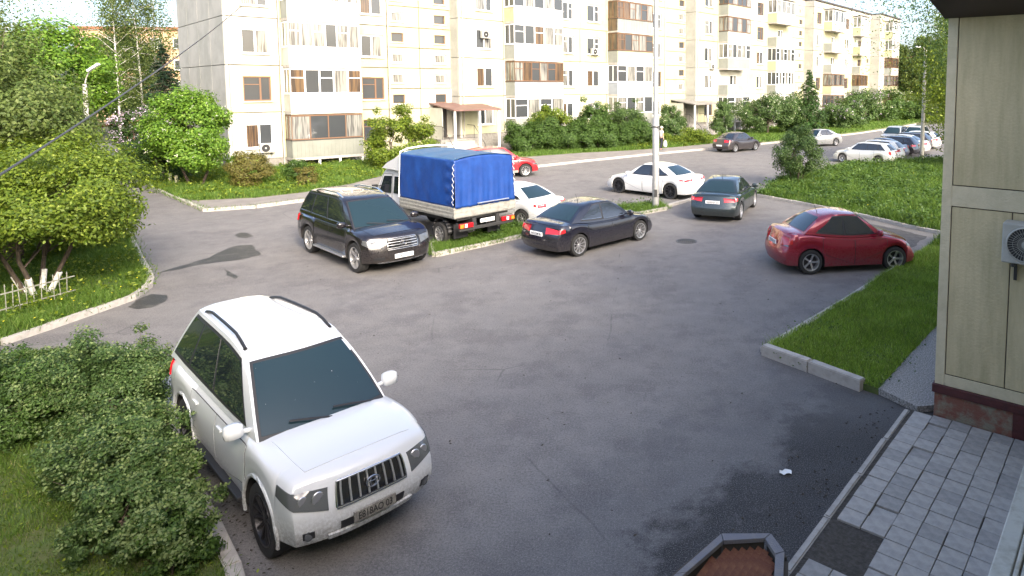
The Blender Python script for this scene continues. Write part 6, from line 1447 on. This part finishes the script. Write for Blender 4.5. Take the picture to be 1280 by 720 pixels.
# dandelions
for nm, poly, clip, n, lab in (('dandelions', L_['left'][0], (-15, 12, -11, 18), 45, 'scattered yellow dandelions in the fenced lawn'), ('dandelions', R1, (7, 20, 20, 36), 70, 'scattered yellow dandelions behind the red saloon')):
    Q = rs.uniform(clip[:2], clip[2:], (n * 4, 2)); Q = Q[inside(Q, poly)][:n]; P = np.zeros((len(Q), 3)); P[:, :2] = Q; P[:, 2] = .30
    o = link(nm, fast_mesh(nm, leaves(P, np.array([[0, -.5, 1.]]), .038, .9, .2, rs), 4, LM['yellowf'])); tag(o, lab, 'flowers', None, 'stuff')
# dead leaves, grit and twigs swept against the kerbs
q = MB()
for k in range(900):
    if k < 420: t = rnd.random(); a = Vector(G(214, 500)); b = Vector((-2.7, 4.6, 0)); c = a.lerp(b, t) + Vector((rnd.gauss(.25, .18), rnd.gauss(0, .1), 0))
    elif k < 640: c = NL(-.35 - abs(rnd.gauss(0, .3)), -rnd.uniform(0, 9))
    else: c = Vector((rnd.uniform(-9, 6), rnd.uniform(5.5, 19), 0))
    s = rnd.uniform(.006, .02); an = rnd.uniform(0, 6.28); v = [Vector((math.cos(an + t) * s * r_, math.sin(an + t) * s * r_, 0)) for t, r_ in ((0, 1.5), (1.6, .7), (3.1, 1.4), (4.7, .8))]
    q.add([c + x + Vector((0, 0, .006)) for x in v] + [c + Vector((0, 0, .006 + s * .6))], [(0, 1, 4), (1, 2, 4), (2, 3, 4), (3, 0, 4)])
o = q.build('litter', M['soil']); tag(o, 'grit and dead leaves scattered on the asphalt', 'litter', None, 'stuff')

def edge_tufts(name, pts, n, h, w, m_, seed, label, spread=.10, z=.06):
    r_ = np.random.RandomState(seed); P = []; seg = [(Vector(a[:2]), Vector(b[:2])) for a, b in zip(pts[:-1], pts[1:])]; Ls = np.array([(b - a).length for a, b in seg]); idx = r_.choice(len(seg), n, p=Ls / Ls.sum())
    A_ = np.array([seg[i][0] for i in idx]); B_ = np.array([seg[i][1] for i in idx]); t = r_.uniform(0, 1, n); t = np.round(t * 40 + r_.normal(0, .25, n)) / 40; P = A_ + (B_ - A_) * np.clip(t, 0, 1)[:, None] + r_.normal(0, spread, (n, 2))
    H = h * r_.uniform(.3, 1.4, n); a = r_.uniform(0, 6.28, n); d = np.stack([np.cos(a), np.sin(a)], 1) * w; V = np.zeros((n, 3, 3)); V[:, 0, :2] = P - d / 2; V[:, 1, :2] = P + d / 2; V[:, 2, :2] = P + r_.normal(0, .6, (n, 2)) * H[:, None]; V[:, :2, 2] = z; V[:, 2, 2] = z + H
    o = link(name, fast_mesh(name, V, 3, m_)); tag(o, label, 'grass', None, 'stuff')
edge_tufts('grass', [(x_ - .12, y_ + .05) for x_, y_ in k1], 4000, .13, .018, GM['g'], 51, 'ragged grass tufts leaning over the left kerb')
edge_tufts('grass', [(x_ + .12, y_ + .05) for x_, y_ in k4[2:]], 2500, .11, .016, GM['g'], 52, 'ragged grass tufts over the kerb round the parking bay', .06)
edge_tufts('grass', k6 + [k6[0]], 6000, .16, .016, GM['g'], 53, 'tufts over the kerb of the narrow strip')
edge_tufts('grass', k2, 2000, .13, .02, GM['g'], 54, 'tufts along the pavement before the flats', .1)
